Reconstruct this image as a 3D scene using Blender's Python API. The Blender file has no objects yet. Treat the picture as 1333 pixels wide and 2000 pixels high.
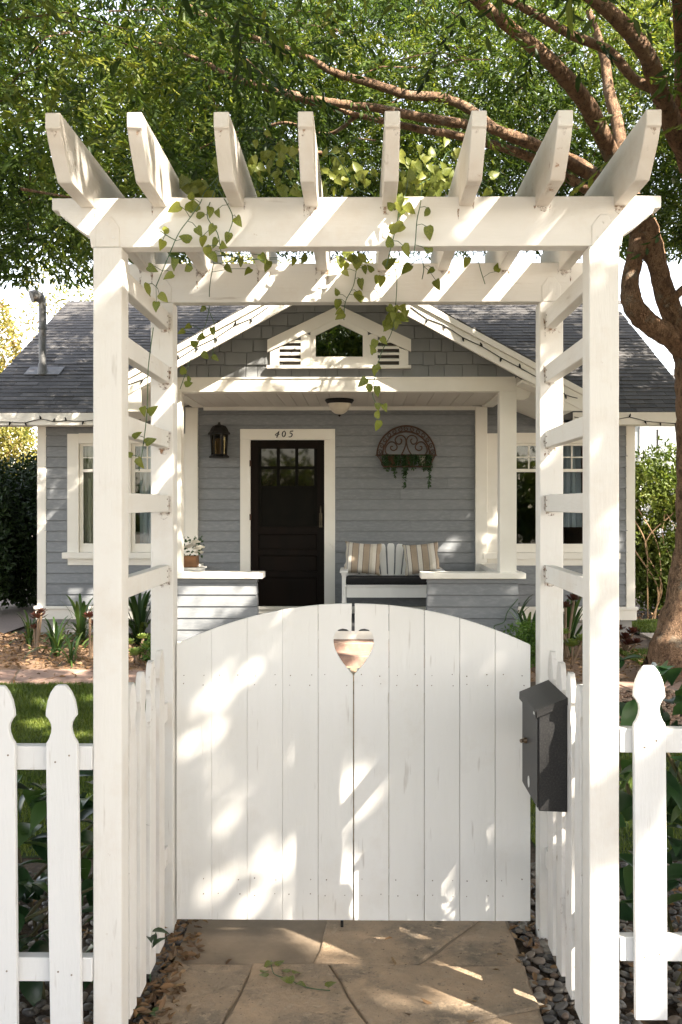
import bpy, math, random
import numpy as np
from mathutils import Vector, Matrix, Euler
R = math.radians
random.seed(7); rng = np.random.default_rng(7)
scene = bpy.context.scene
COL = scene.collection

# ------------------------------------------------------------------ camera, sky, sun, exposure
F, CXP, CYP, EYE, PSI = 1944.0, 678.0, 985.0, 1.67, R(0.8)
cam_d = bpy.data.cameras.new('camera'); cam = bpy.data.objects.new('camera', cam_d); COL.objects.link(cam)
cam.location = (0, 0, EYE); cam.rotation_euler = (R(90), 0, PSI)
cam_d.sensor_fit = 'VERTICAL'; cam_d.sensor_height = 36.0; cam_d.lens = F/2000*36
cam_d.shift_x = -(CXP-666.5)/2000; cam_d.shift_y = -(1000-CYP)/2000
cam_d.clip_start = 0.05; cam_d.clip_end = 600
scene.camera = cam

SUN = Vector((-1.1, 1.0, -1.3)).normalized()          # direction the light travels
world = bpy.data.worlds.new('World'); scene.world = world; world.use_nodes = True
nt = world.node_tree; nt.nodes.clear()
sky = nt.nodes.new('ShaderNodeTexSky'); sky.sky_type = 'NISHITA'; sky.sun_disc = False
sky.sun_elevation = math.asin(-SUN.z); sky.sun_rotation = math.atan2(-SUN.x, -SUN.y)
sky.air_density = 1.0; sky.dust_density = 1.0; sky.ozone_density = 0.4
tint = nt.nodes.new('ShaderNodeMix'); tint.data_type = 'RGBA'; tint.blend_type = 'MULTIPLY'
tint.inputs['Factor'].default_value = 1.0; tint.inputs['B'].default_value = (1.0, 0.905, 0.825, 1)
hsv = nt.nodes.new('ShaderNodeHueSaturation'); hsv.inputs['Saturation'].default_value = 0.6
bg = nt.nodes.new('ShaderNodeBackground'); bg.inputs['Strength'].default_value = 0.15
wo = nt.nodes.new('ShaderNodeOutputWorld')
nt.links.new(sky.outputs[0], hsv.inputs['Color']); nt.links.new(hsv.outputs[0], tint.inputs['A']); nt.links.new(tint.outputs['Result'], bg.inputs['Color'])
nt.links.new(bg.outputs[0], wo.inputs['Surface'])
sl = bpy.data.lights.new('sun', 'SUN'); sun = bpy.data.objects.new('sun', sl); COL.objects.link(sun)
sl.energy = 4.4; sl.angle = R(0.6); sl.color = (1.0, 0.90, 0.76)
sun.location = (8, -8, 12); sun.rotation_euler = SUN.to_track_quat('-Z', 'Y').to_euler()
vs = scene.view_settings; vs.view_transform = 'Standard'; vs.look = 'None'; vs.exposure = 2.4; vs.gamma = 1.0
vs.use_curve_mapping = False
scene.cycles.use_denoising = True
scene.cycles.max_bounces = 8; scene.cycles.diffuse_bounces = 5; scene.cycles.transparent_max_bounces = 8
scene.cycles.sample_clamp_indirect = 8.0

def W(px, py, Y):
    """point of the place that the photograph shows at a pixel, on the vertical plane at distance Y"""
    u = (px-CXP)/F; c, s = math.cos(PSI), math.sin(PSI)
    X = Y*(u*c-s)/(c+u*s); d = -X*s+Y*c
    return Vector((X, Y, EYE-(py-CYP)/F*d))
def WX(px, Y): return W(px, CYP, Y).x

# ------------------------------------------------------------------ geometry helpers
class G:
    def __init__(s): s.v = []; s.f = []
    def add(s, vs_, fs):
        n = len(s.v); s.v += [tuple(p) for p in vs_]; s.f += [tuple(i+n for i in f) for f in fs]; return s
    def box(s, x0, x1, y0, y1, z0, z1):
        return s.add([(x0,y0,z0),(x1,y0,z0),(x1,y1,z0),(x0,y1,z0),(x0,y0,z1),(x1,y0,z1),(x1,y1,z1),(x0,y1,z1)],
                     [(0,3,2,1),(4,5,6,7),(0,1,5,4),(1,2,6,5),(2,3,7,6),(3,0,4,7)])
    def hexa(s, b, t):
        return s.add(list(b)+list(t), [(0,3,2,1),(4,5,6,7),(0,1,5,4),(1,2,6,5),(2,3,7,6),(3,0,4,7)])
    def prism(s, poly, axis, a0, a1):
        """extrude a 2D polygon: axis 'y' poly=(x,z); 'x' poly=(y,z); 'z' poly=(x,y)"""
        def P(p, a): return {'y': (p[0], a, p[1]), 'x': (a, p[0], p[1]), 'z': (p[0], p[1], a)}[axis]
        n = len(poly)
        fs = [tuple(range(n)), tuple(reversed(range(n, 2*n)))]
        fs += [(i, n+i, n+(i+1) % n, (i+1) % n) for i in range(n)]
        return s.add([P(p, a0) for p in poly]+[P(p, a1) for p in poly], fs)
    def beam(s, a, b, w, h, up=(0,0,1)):
        a, b = Vector(a), Vector(b); d = (b-a).normalized(); u = Vector(up); sd = d.cross(u).normalized(); u = sd.cross(d).normalized()
        q = lambda p: [p-sd*w/2-u*h/2, p+sd*w/2-u*h/2, p+sd*w/2+u*h/2, p-sd*w/2+u*h/2]
        return s.hexa(q(a), q(b))
    def tube(s, pts, rad, n=8, cap=True):
        pts = [Vector(p) for p in pts]; m = len(pts)
        if not hasattr(rad, '__len__'): rad = [rad]*m
        ref = Vector((0.31, 0.17, 0.93)); vs_ = []; fs = []; prev = None
        for i, p in enumerate(pts):
            d = (pts[min(i+1, m-1)]-pts[max(i-1, 0)]); d = d.normalized() if d.length > 1e-9 else Vector((0,0,1))
            if prev is None:
                a = d.cross(ref)
                if a.length < .05: a = d.cross(Vector((1,0,0)))
            else: a = prev-d*prev.dot(d)
            a.normalize(); prev = a; b = d.cross(a)
            for k in range(n):
                t = 2*math.pi*k/n; vs_.append(p+(a*math.cos(t)+b*math.sin(t))*rad[i])
        for i in range(m-1):
            for k in range(n):
                k2 = (k+1) % n; fs.append((i*n+k, i*n+k2, (i+1)*n+k2, (i+1)*n+k))
        if cap: fs += [tuple(reversed(range(n))), tuple(range((m-1)*n, m*n))]
        return s.add(vs_, fs)
    def lathe(s, prof, c, n=16, sq=None):
        vs_ = []; fs = []
        for r, z in prof:
            for k in range(n):
                t = 2*math.pi*k/n; vs_.append((c[0]+r*math.cos(t), c[1]+r*math.sin(t), c[2]+z))
        for i in range(len(prof)-1):
            for k in range(n):
                k2 = (k+1) % n; fs.append((i*n+k, i*n+k2, (i+1)*n+k2, (i+1)*n+k))
        fs += [tuple(reversed(range(n))), tuple(range((len(prof)-1)*n, len(prof)*n))]
        return s.add(vs_, fs)
    def mesh(s, name, origin=None):
        a = np.array(s.v, float)
        if origin is None: origin = ((a[:,0].min()+a[:,0].max())/2, (a[:,1].min()+a[:,1].max())/2, a[:,2].min())
        me = bpy.data.meshes.new(name); me.from_pydata((a-np.array(origin)).tolist(), [], s.f); me.update()
        import bmesh as _b
        bm = _b.new(); bm.from_mesh(me); _b.ops.recalc_face_normals(bm, faces=bm.faces); bm.to_mesh(me); bm.free()
        return me, Vector(origin)

WL = {}
def wl(o): return WL.get(o.name, Vector((0,0,0))) if o else Vector((0,0,0))
def link(name, data, mat, parent, at, bevel=0, smooth=False, kind=None, mtx=None):
    o = bpy.data.objects.new(name, data); COL.objects.link(o)
    if data is not None and mat is not None and len(data.materials) == 0: data.materials.append(mat)
    if parent is not None: o.parent = parent
    at = Vector(at); WL[o.name] = at
    o.location = at-wl(parent)
    if mtx is not None:
        o.matrix_basis = Matrix.Translation(at-wl(parent)) @ mtx
    if bevel:
        b = o.modifiers.new('bevel', 'BEVEL'); b.width = bevel; b.segments = 2; b.limit_method = 'ANGLE'; b.angle_limit = R(35)
        smooth = True
    if smooth and data is not None: smooth_mesh(data, 40)
    if kind: o['kind'] = kind
    return o
def smooth_mesh(me, ang):
    me.polygons.foreach_set('use_smooth', [True]*len(me.polygons))
    try: me.set_sharp_from_angle(angle=R(ang))
    except Exception: pass
def obj(name, g, mat, parent=None, bevel=0, smooth=False, kind=None, label=None, origin=None):
    me, c = g.mesh(name, origin); o = link(name, me, mat, parent, c, bevel, smooth, kind)
    if label: o['label'] = label
    return o
def thing(name, loc, label, cat, group=None):
    o = bpy.data.objects.new(name, None); COL.objects.link(o); o.location = loc; WL[o.name] = Vector(loc); o.empty_display_size = .1
    return tag(o, label, cat, group)
def tag(o, label, cat, group=None):
    o['label'] = label; o['category'] = cat
    if group: o['group'] = group
    return o
def copy_at(name, me, mat, parent, at, mtx, bevel=0): return link(name, me, mat, parent, at, bevel, False, None, mtx)

def clip(poly, a, b, c):
    """keep the side a*x+b*y<=c of a convex polygon"""
    out = []
    for i in range(len(poly)):
        p, q = poly[i], poly[(i+1) % len(poly)]
        fp, fq = a*p[0]+b*p[1]-c, a*q[0]+b*q[1]-c
        if fp <= 0: out.append(p)
        if (fp < 0 < fq) or (fq < 0 < fp):
            t = fp/(fp-fq); out.append((p[0]+(q[0]-p[0])*t, p[1]+(q[1]-p[1])*t))
    return out
def spline(pts, n=6):
    pts = [np.array(p, float) for p in pts]; out = []
    P = [2*pts[0]-pts[1]]+pts+[2*pts[-1]-pts[-2]]
    for i in range(1, len(P)-2):
        for k in range(n):
            t = k/n; a, b, c, d = P[i-1], P[i], P[i+1], P[i+2]
            out.append(.5*((2*b)+(-a+c)*t+(2*a-5*b+4*c-d)*t*t+(-a+3*b-3*c+d)*t**3))
    out.append(pts[-1]); return out
def arr_mesh(name, V, Fq, attr=None):
    """numpy verts (N,3) and faces (M,k) to a mesh, with one float per face"""
    me = bpy.data.meshes.new(name); k = Fq.shape[1]
    me.vertices.add(len(V)); me.vertices.foreach_set('co', np.ascontiguousarray(V, np.float32).ravel())
    me.loops.add(Fq.size); me.loops.foreach_set('vertex_index', Fq.astype(np.int32).ravel())
    me.polygons.add(len(Fq)); me.polygons.foreach_set('loop_start', np.arange(0, Fq.size, k, dtype=np.int32))
    try: me.polygons.foreach_set('loop_total', np.full(len(Fq), k, np.int32))
    except Exception: pass
    if attr is not None:
        a = me.attributes.new('rnd', 'FLOAT', 'FACE'); a.data.foreach_set('value', np.ascontiguousarray(attr, np.float32))
    me.update(); me.validate(); return me
def unit(a): return a/np.maximum(np.linalg.norm(a, axis=-1, keepdims=True), 1e-9)
def leaf_arrays(C, A, S, L, Wd, fold=.25, rnd=None):
    """leaves from base points C, axis A, side S; six verts, two quads folded along the midrib"""
    N = len(C); A = unit(A); S = unit(S-A*(S*A).sum(1, keepdims=True)); U = np.cross(A, S)
    L = np.broadcast_to(L, (N,)).reshape(N,1); Wd = np.broadcast_to(Wd, (N,)).reshape(N,1)
    V = np.empty((N,6,3))
    V[:,0] = C; V[:,3] = C+A*L-U*L*.08
    V[:,1] = C+A*L*.34+S*Wd*.5+U*Wd*fold; V[:,2] = C+A*L*.70+S*Wd*.36+U*Wd*fold*.6
    V[:,5] = C+A*L*.34-S*Wd*.5+U*Wd*fold; V[:,4] = C+A*L*.70-S*Wd*.36+U*Wd*fold*.6
    b = np.arange(N)[:,None]*6
    Q = np.concatenate([b+np.array([[0,1,2,3]]), b+np.array([[0,3,4,5]])], 1).reshape(-1,4)
    if rnd is None: rnd = rng.random(N)
    return V.reshape(-1,3), Q, np.repeat(rnd, 2)
def leaf_obj(name, C, A, S, L, Wd, mat, parent=None, fold=.25, kind=None, rnd=None):
    V, Q, a = leaf_arrays(C, A, S, L, Wd, fold, rnd)
    o = np.array([C[:,0].mean(), C[:,1].mean(), C[:,2].min()])
    return link(name, arr_mesh(name, V-o, Q, a), mat, parent, o, kind=kind)

# ------------------------------------------------------------------ materials
MATS = {}
def nodes(name):
    m = bpy.data.materials.new(name); m.use_nodes = True; t = m.node_tree; t.nodes.clear()
    N = lambda k, **kw: (lambda n: [setattr(n, a, b) for a, b in kw.items()] and n or n)(t.nodes.new(k))
    out = N('ShaderNodeOutputMaterial'); p = N('ShaderNodeBsdfPrincipled'); t.links.new(p.outputs[0], out.inputs[0])
    return m, t, N, p, out
def coords(t, N, stretch=(1,1,1), rand=True):
    tc = N('ShaderNodeTexCoord'); mp = N('ShaderNodeMapping'); mp.inputs['Scale'].default_value = stretch
    if rand:
        oi = N('ShaderNodeObjectInfo'); ml = N('ShaderNodeMath', operation='MULTIPLY'); ml.inputs[1].default_value = 37.0
        t.links.new(oi.outputs['Random'], ml.inputs[0]); va = N('ShaderNodeVectorMath', operation='ADD')
        t.links.new(tc.outputs['Object'], va.inputs[0]); t.links.new(ml.outputs[0], va.inputs[1]); t.links.new(va.outputs[0], mp.inputs[0])
    else: t.links.new(tc.outputs['Object'], mp.inputs[0])
    return mp.outputs[0]
def mixc(t, N, fac, a, b, mode='MIX'):
    m = N('ShaderNodeMix', data_type='RGBA', blend_type=mode)
    for key, v in (('Factor', fac), ('A', a), ('B', b)):
        if isinstance(v, bpy.types.NodeSocket): t.links.new(v, m.inputs[key])
        elif key == 'Factor': m.inputs[key].default_value = v
        else: m.inputs[key].default_value = (*v, 1) if len(v) == 3 else v
    return m.outputs['Result']
def noise(t, N, vec, scale, detail=4, rough=.55):
    n = N('ShaderNodeTexNoise'); n.inputs['Scale'].default_value = scale; n.inputs['Detail'].default_value = detail
    n.inputs['Roughness'].default_value = rough; t.links.new(vec, n.inputs['Vector']); return n.outputs['Fac']
def ramp(t, N, fac, lo, hi):
    r = N('ShaderNodeMapRange'); r.inputs['From Min'].default_value = lo; r.inputs['From Max'].default_value = hi
    t.links.new(fac, r.inputs['Value']); return r.outputs['Result']
def bump(t, N, p, h, strength, dist=.01):
    b = N('ShaderNodeBump'); b.inputs['Strength'].default_value = strength; b.inputs['Distance'].default_value = dist
    t.links.new(h, b.inputs['Height']); t.links.new(b.outputs[0], p.inputs['Normal'])
def pmat(name, c1, c2, scale=6, stretch=(1,1,1), rough=.6, bmp=.2, bscale=60, bdist=.004, stain=None, stain_amt=(.66,.76), stain_scale=5,
         fine=None, metallic=0, spec=.4, objvar=0, rand=True):
    if name in MATS: return MATS[name]
    m, t, N, p, out = nodes(name); v = coords(t, N, stretch, rand)
    c = mixc(t, N, ramp(t, N, noise(t, N, v, scale), .32, .68), c1, c2)
    if fine: c = mixc(t, N, ramp(t, N, noise(t, N, v, bscale, 3), .45, .72), c, fine)
    if stain:
        sv = coords(t, N, (1,1,1), rand)
        a = ramp(t, N, noise(t, N, sv, stain_scale, 8, .72), *stain_amt)
        c = mixc(t, N, a, c, stain)
    if objvar:
        oi = N('ShaderNodeObjectInfo'); hs = N('ShaderNodeHueSaturation')
        mr = N('ShaderNodeMapRange'); mr.inputs['To Min'].default_value = 1-objvar; mr.inputs['To Max'].default_value = 1+objvar
        t.links.new(oi.outputs['Random'], mr.inputs['Value']); t.links.new(mr.outputs[0], hs.inputs['Value']); t.links.new(c, hs.inputs['Color']); c = hs.outputs[0]
    t.links.new(c, p.inputs['Base Color']); p.inputs['Roughness'].default_value = rough; p.inputs['Metallic'].default_value = metallic
    p.inputs['Specular IOR Level'].default_value = spec
    if bmp: bump(t, N, p, noise(t, N, v, bscale, 5), bmp, bdist)
    MATS[name] = m; return m
def leafmat(name, cols, trans=.35, rough=.45, vein=None, attr=True, spec=.35):
    """leaf colour from the per-leaf number (or per-object random); part diffuse, part see-through glow"""
    if name in MATS: return MATS[name]
    m, t, N, p, out = nodes(name)
    if attr: a = N('ShaderNodeAttribute', attribute_name='rnd'); fac = a.outputs['Fac']
    else: a = N('ShaderNodeObjectInfo'); fac = a.outputs['Random']
    cr = N('ShaderNodeValToRGB'); e = cr.color_ramp.elements
    while len(e) < len(cols): e.new(.5)
    for i, c in enumerate(cols): e[i].position = i/(len(cols)-1); e[i].color = (*c, 1)
    t.links.new(fac, cr.inputs[0]); c = cr.outputs[0]
    if vein:
        v = coords(t, N, (1,1,1), True); c = mixc(t, N, ramp(t, N, noise(t, N, v, vein[1], 3), .46, .60), c, vein[0])
    t.links.new(c, p.inputs['Base Color']); p.inputs['Roughness'].default_value = rough; p.inputs['Specular IOR Level'].default_value = spec
    tr = N('ShaderNodeBsdfTranslucent'); br = mixc(t, N, 1.0, c, (1.5,1.45,.8), 'MULTIPLY'); t.links.new(br, tr.inputs[0])
    mx = N('ShaderNodeMixShader'); mx.inputs[0].default_value = trans
    t.links.new(p.outputs[0], mx.inputs[1]); t.links.new(tr.outputs[0], mx.inputs[2]); t.links.new(mx.outputs[0], out.inputs[0])
    MATS[name] = m; return m
def glassmat(name, tintc=(1,1,1), refl=1.45):
    if name in MATS: return MATS[name]
    m, t, N, p, out = nodes(name); t.nodes.remove(p)
    tb = N('ShaderNodeBsdfTransparent'); tb.inputs[0].default_value = (*tintc, 1); gl = N('ShaderNodeBsdfGlossy'); gl.inputs['Roughness'].default_value = .02
    fr = N('ShaderNodeFresnel'); fr.inputs[0].default_value = refl
    mx = N('ShaderNodeMixShader'); t.links.new(fr.outputs[0], mx.inputs[0]); t.links.new(tb.outputs[0], mx.inputs[1]); t.links.new(gl.outputs[0], mx.inputs[2])
    t.links.new(mx.outputs[0], out.inputs[0]); MATS[name] = m; return m

WHITE1, WHITE2, RUST = (.70,.685,.65), (.64,.62,.585), (.30,.16,.08)
def wornpaint(name, c1, c2, st, tan=(.52,.42,.32), rust=(.26,.14,.07), tan_amt=(.50,.78), rust_amt=(.655,.74), rough=.55):
    """old gloss paint: uneven coats, tan weathering blotches, rusty flecks, hairline cracks along the grain"""
    m, t, N, p, out = nodes(name); v = coords(t, N, st); iso = coords(t, N, (1,1,1))
    c = mixc(t, N, ramp(t, N, noise(t, N, v, 4, 5), .32, .68), c1, c2)
    tn = N('ShaderNodeMath', operation='MULTIPLY'); tn.inputs[1].default_value = .42
    t.links.new(ramp(t, N, noise(t, N, iso, 3.3, 6, .7), *tan_amt), tn.inputs[0]); c = mixc(t, N, tn.outputs[0], c, tan)
    cr = ramp(t, N, noise(t, N, v, 38, 3, .6), .66, .74); k = N('ShaderNodeMath', operation='MULTIPLY'); k.inputs[1].default_value = .35; t.links.new(cr, k.inputs[0]); c = mixc(t, N, k.outputs[0], c, (.30,.25,.20))
    ru = ramp(t, N, noise(t, N, iso, 16, 7, .75), *rust_amt); gate_ = ramp(t, N, noise(t, N, iso, 2.3, 2), .48, .60)
    mm = N('ShaderNodeMath', operation='MULTIPLY'); t.links.new(ru, mm.inputs[0]); t.links.new(gate_, mm.inputs[1]); c = mixc(t, N, mm.outputs[0], c, rust)
    t.links.new(c, p.inputs['Base Color']); p.inputs['Roughness'].default_value = rough; p.inputs['Specular IOR Level'].default_value = .3
    bump(t, N, p, noise(t, N, v, 45, 6, .65), .6, .003); MATS[name] = m; return m
P_RAFT = wornpaint('white_paint_weathered', WHITE1, (.60,.565,.51), (1,.12,1), (.46,.33,.22), (.26,.13,.06), (.44,.74), (.60,.70))
def paint(name, st): return wornpaint(name, WHITE1, WHITE2, st)
P_V, P_H, P_D = paint('white_paint_upright', (1,1,.12)), paint('white_paint_level', (.12,1,1)), paint('white_paint_deep', (1,.12,1))
P_GATE = wornpaint('white_paint_gate', (.76,.75,.725), (.71,.70,.67), (1,1,.1), (.56,.50,.42), (.34,.26,.20), (.56,.85), (.70,.80), .5)
P_PICK = wornpaint('white_paint_picket', (.68,.68,.675), (.62,.62,.615), (1,1,.12), (.50,.45,.40), (.25,.15,.10), (.58,.88), (.68,.76))
P_OLD = wornpaint('white_paint_chipped', (.71,.70,.68), (.63,.61,.58), (1,1,.12), (.45,.38,.31), (.22,.15,.11), (.48,.75), (.60,.68), .6)
TRIM = pmat('cream_trim_paint', (.81,.785,.72), (.75,.72,.65), 2.5, (1,1,1), .5, .12, 40, .002, stain=(.45,.38,.30), stain_amt=(.68,.85), stain_scale=3, spec=.35)
SIDING = pmat('grey_siding_paint', (.205,.217,.232), (.178,.189,.203), 2.2, (.3,1,1), .5, .15, 45, .002, fine=(.24,.25,.26), objvar=.06, spec=.35)
SHING_W = pmat('grey_wall_shingle', (.225,.235,.24), (.195,.204,.208), 4, (1,1,.2), .6, .3, 50, .003, objvar=.07, spec=.3)
ROOF = pmat('asphalt_shingle', (.088,.086,.086), (.060,.058,.058), 5, (1,1,1), .85, .6, 160, .004, fine=(.125,.120,.118), objvar=.30, spec=.25)
CONC = pmat('foundation_concrete', (.36,.35,.33), (.28,.27,.26), 3, (1,1,1), .85, .4, 40, .005)
BLACKM = pmat('black_metal', (.010,.0095,.009), (.016,.015,.014), 8, (1,1,1), .5, .15, 120, .001, spec=.2)
MAILB = pmat('mailbox_black_steel', (.014,.014,.015), (.022,.022,.023), 5, (1,1,1), .45, .2, 180, .0008, fine=(.035,.034,.033), spec=.3)
IRON = pmat('rusted_iron', (.045,.026,.018), (.085,.04,.022), 20, (1,1,1), .7, .4, 90, .002)
DOORW = pmat('dark_door_wood', (.006,.005,.004), (.011,.007,.005), 6, (1,1,.1), .6, .15, 60, .002, spec=.08)
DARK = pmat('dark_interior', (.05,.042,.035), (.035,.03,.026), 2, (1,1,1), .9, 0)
STEEL = pmat('galvanised_steel', (.22,.22,.22), (.14,.14,.14), 9, (1,1,1), .6, .3, 40, .002, stain=(.12,.09,.07), stain_amt=(.55,.7), metallic=.25)
def barkmat():
    m, t, N, p, out = nodes('reddish_bark'); v = coords(t, N, (1,1,.5), False); iso = coords(t, N, (1,1,1), False)
    c = mixc(t, N, ramp(t, N, noise(t, N, v, 6, 6, .65), .35, .65), (.38,.245,.155), (.24,.14,.082))
    c = mixc(t, N, ramp(t, N, noise(t, N, v, 24, 5, .7), .50, .64), c, (.13,.082,.055))
    c = mixc(t, N, ramp(t, N, noise(t, N, iso, 4.5, 6, .7), .55, .68), c, (.30,.26,.20))
    c = mixc(t, N, ramp(t, N, noise(t, N, iso, 2.1, 4, .6), .60, .70), c, (.33,.17,.08))
    vo = N('ShaderNodeTexVoronoi', feature='DISTANCE_TO_EDGE'); vo.inputs['Scale'].default_value = 26; wv = N('ShaderNodeVectorMath', operation='ADD'); nn = N('ShaderNodeTexNoise'); nn.inputs['Scale'].default_value = 7
    t.links.new(v, nn.inputs['Vector']); t.links.new(v, wv.inputs[0]); t.links.new(nn.outputs['Color'], wv.inputs[1]); t.links.new(wv.outputs[0], vo.inputs['Vector'])
    cr = ramp(t, N, vo.outputs['Distance'], .0, .10); c = mixc(t, N, cr, mixc(t, N, .55, c, (.05,.03,.02)), c)
    t.links.new(c, p.inputs['Base Color']); p.inputs['Roughness'].default_value = .85; p.inputs['Specular IOR Level'].default_value = .25
    ad = N('ShaderNodeMath', operation='ADD'); t.links.new(cr, ad.inputs[0]); t.links.new(noise(t, N, v, 30, 6, .7), ad.inputs[1]); bump(t, N, p, ad.outputs[0], .9, .018); return m
BARK = barkmat()
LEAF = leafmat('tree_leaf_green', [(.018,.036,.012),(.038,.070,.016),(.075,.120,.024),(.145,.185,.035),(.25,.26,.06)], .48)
LEAF_BG = leafmat('sunny_leaf', [(.10,.13,.02),(.17,.17,.03),(.24,.21,.05),(.20,.12,.05)], .3)
LEAF_DK = leafmat('hedge_leaf', [(.012,.025,.007),(.022,.042,.010),(.038,.065,.016)], .15)
VINE = leafmat('variegated_vine_leaf', [(.030,.062,.012),(.052,.09,.014),(.085,.12,.018),(.14,.16,.03)], .35, .4, vein=((.26,.27,.06), 55), attr=False)
VSTEM = pmat('vine_stem', (.045,.09,.05), (.07,.12,.05), 20, (1,1,1), .6, 0)
SHRUB = leafmat('glossy_shrub_leaf', [(.012,.034,.014),(.022,.055,.020),(.035,.08,.026),(.07,.13,.03)], .2, .3, attr=False, spec=.5)
STRAP = leafmat('strap_leaf', [(.018,.045,.012),(.03,.07,.016),(.055,.10,.022),(.10,.14,.03)], .25, .35, attr=False, spec=.45)
ROSE_G = leafmat('succulent_green', [(.12,.18,.04),(.20,.25,.06),(.14,.20,.07)], .25, .45, attr=False)
ROSE_R = leafmat('succulent_burgundy', [(.05,.016,.014),(.09,.03,.022),(.075,.04,.025)], .2, .4, attr=False)
GRASS = leafmat('lawn_blade', [(.045,.075,.012),(.075,.115,.018),(.115,.15,.025),(.16,.18,.04)], .3)
DRY = leafmat('dry_leaf', [(.13,.075,.04),(.22,.13,.065),(.10,.06,.035),(.28,.19,.11)], .2, .7)

# ------------------------------------------------------------------ ground, path, pavement
SOIL = pmat('dark_soil', (.055,.04,.028), (.09,.065,.045), 3, (1,1,1), .95, .8, 45, .02, fine=(.13,.09,.06), rand=False)
BEDM = pmat('litter_covered_earth', (.22,.135,.08), (.15,.09,.055), 2.5, (1,1,1), .95, .9, 40, .02, fine=(.33,.22,.14), rand=False)
PAVE = pmat('concrete_pavement', (.44,.385,.32), (.36,.315,.26), 1.2, (1,1,1), .9, .3, 60, .004, rand=False)
DRIVE = pmat('driveway_concrete', (.30,.24,.20), (.22,.18,.155), 1.0, (1,1,1), .9, .4, 40, .006, fine=(.34,.28,.23), rand=False)
ASPH = pmat('asphalt', (.055,.054,.052), (.07,.068,.065), 2, (1,1,1), .9, .5, 120, .004, rand=False)
def stonemat():
    m, t, N, p, out = nodes('flagstone'); v = coords(t, N); w = coords(t, N, (1,1,1), False)
    c = mixc(t, N, ramp(t, N, noise(t, N, v, 5, 7, .65), .36, .62), (.42,.30,.195), (.28,.215,.15))
    c = mixc(t, N, ramp(t, N, noise(t, N, w, 2.6, 8, .72), .50, .66), c, (.17,.14,.105))
    c = mixc(t, N, ramp(t, N, noise(t, N, v, 26, 6, .7), .54, .66), c, (.38,.29,.20))
    c = mixc(t, N, ramp(t, N, noise(t, N, w, 70, 4, .7), .62, .70), c, (.07,.055,.04))
    c = mixc(t, N, ramp(t, N, noise(t, N, w, 11, 7, .75), .60, .72), c, (.095,.078,.058))
    t.links.new(c, p.inputs['Base Color']); p.inputs['Roughness'].default_value = .8; p.inputs['Specular IOR Level'].default_value = .3
    a = N('ShaderNodeMath', operation='MULTIPLY_ADD'); t.links.new(noise(t, N, v, 7, 8, .6), a.inputs[0]); a.inputs[1].default_value = 2.2; t.links.new(noise(t, N, v, 60, 5, .7), a.inputs[2])
    bump(t, N, p, a.outputs[0], .8, .014); return m
STONE = stonemat()
STONE_P = pmat('pink_flagstone', (.36,.235,.185), (.27,.175,.14), 2.5, (1,1,1), .8, .5, 20, .01, fine=(.40,.29,.22), objvar=.12, spec=.3)
MORTAR = pmat('path_mortar', (.26,.20,.14), (.18,.14,.10), 6, (1,1,1), .95, .5, 50, .006, rand=False)
def sheet(name, x0, x1, y0, y1, z, mat, n=1):
    g = G()
    g.add([(x0,y0,z),(x1,y0,z),(x1,y1,z),(x0,y1,z)], [(0,1,2,3)]); o = obj(name, g, mat, origin=(0,0,0)); o['kind'] = 'structure'; return o
sheet('ground', -200, 200, -200, 200, -.03, SOIL)
sheet('pavement', -60, 60, -2.6, 1.9, .0, PAVE)
sheet('road', -60, 60, -12, -2.75, -.012, ASPH)
g = G().box(-60, 60, -2.75, -2.6, -.03, .004); k = obj('kerb', g, PAVE); k['kind'] = 'structure'
sheet('opposite_pavement', -60, 60, -30, -12, -.008, PAVE)
sheet('garden_bed', -5.5, 5.5, 1.9, 12.72, -.012, SOIL)
sheet('planting_bed', -4.6, -1.9, 9.9, 12.72, -.004, BEDM)
sheet('planting_bed', 1.6, 3.2, 9.4, 12.72, -.004, BEDM)
sheet('driveway', -9.5, -4.62, 9.0, 30, -.002, DRIVE)

def stones(path, rect, n, mat, seed, z0, z1, gap=.007, jit=.004, asp=1.0):
    r = random.Random(seed); x0, x1, y0, y1 = rect
    pts = []
    for _ in range(n*30):
        p = (r.uniform(x0,x1), r.uniform(y0,y1))
        if all((p[0]-q[0])**2+((p[1]-q[1])*asp)**2 > (.62*math.sqrt((x1-x0)*(y1-y0)/n))**2 for q in pts): pts.append(p)
        if len(pts) >= n: break
    for p in pts:
        poly = [(x0,y0),(x1,y0),(x1,y1),(x0,y1)]
        for q in pts:
            if q is p: continue
            a, b = q[0]-p[0], q[1]-p[1]; l = math.hypot(a, b)
            poly = clip(poly, a/l, b/l, (a*(p[0]+q[0])/2+b*(p[1]+q[1])/2)/l-gap)
            if len(poly) < 3: break
        if len(poly) < 3: continue
        # roughen the outline
        out = []
        for i in range(len(poly)):
            a, b = poly[i], poly[(i+1) % len(poly)]; m = max(1, int(math.hypot(b[0]-a[0], b[1]-a[1])/.11))
            for k in range(m):
                t = k/m; out.append((a[0]+(b[0]-a[0])*t+r.uniform(-jit,jit), a[1]+(b[1]-a[1])*t+r.uniform(-jit,jit)))
        h = z1+r.uniform(-.006,.005)
        obj('flagstone', G().prism(out, 'z', z0, h), mat, path, bevel=.007)
path = obj('garden_path', G().box(-.675,.582,1.95,10.15,-.02,.0205), MORTAR); path['kind'] = 'structure'
stones(path, (-.672,.579,1.96,3.55), 10, STONE, 3, .005, .027, gap=.0025, jit=.009)
stones(path, (-.672,.579,3.555,10.1), 34, STONE, 5, .005, .026, gap=.0025, jit=.009)
side = obj('cross_path', G().box(-6.2,-.69,9.15,9.95,-.02,.010), MORTAR); side['kind'] = 'structure'
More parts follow.
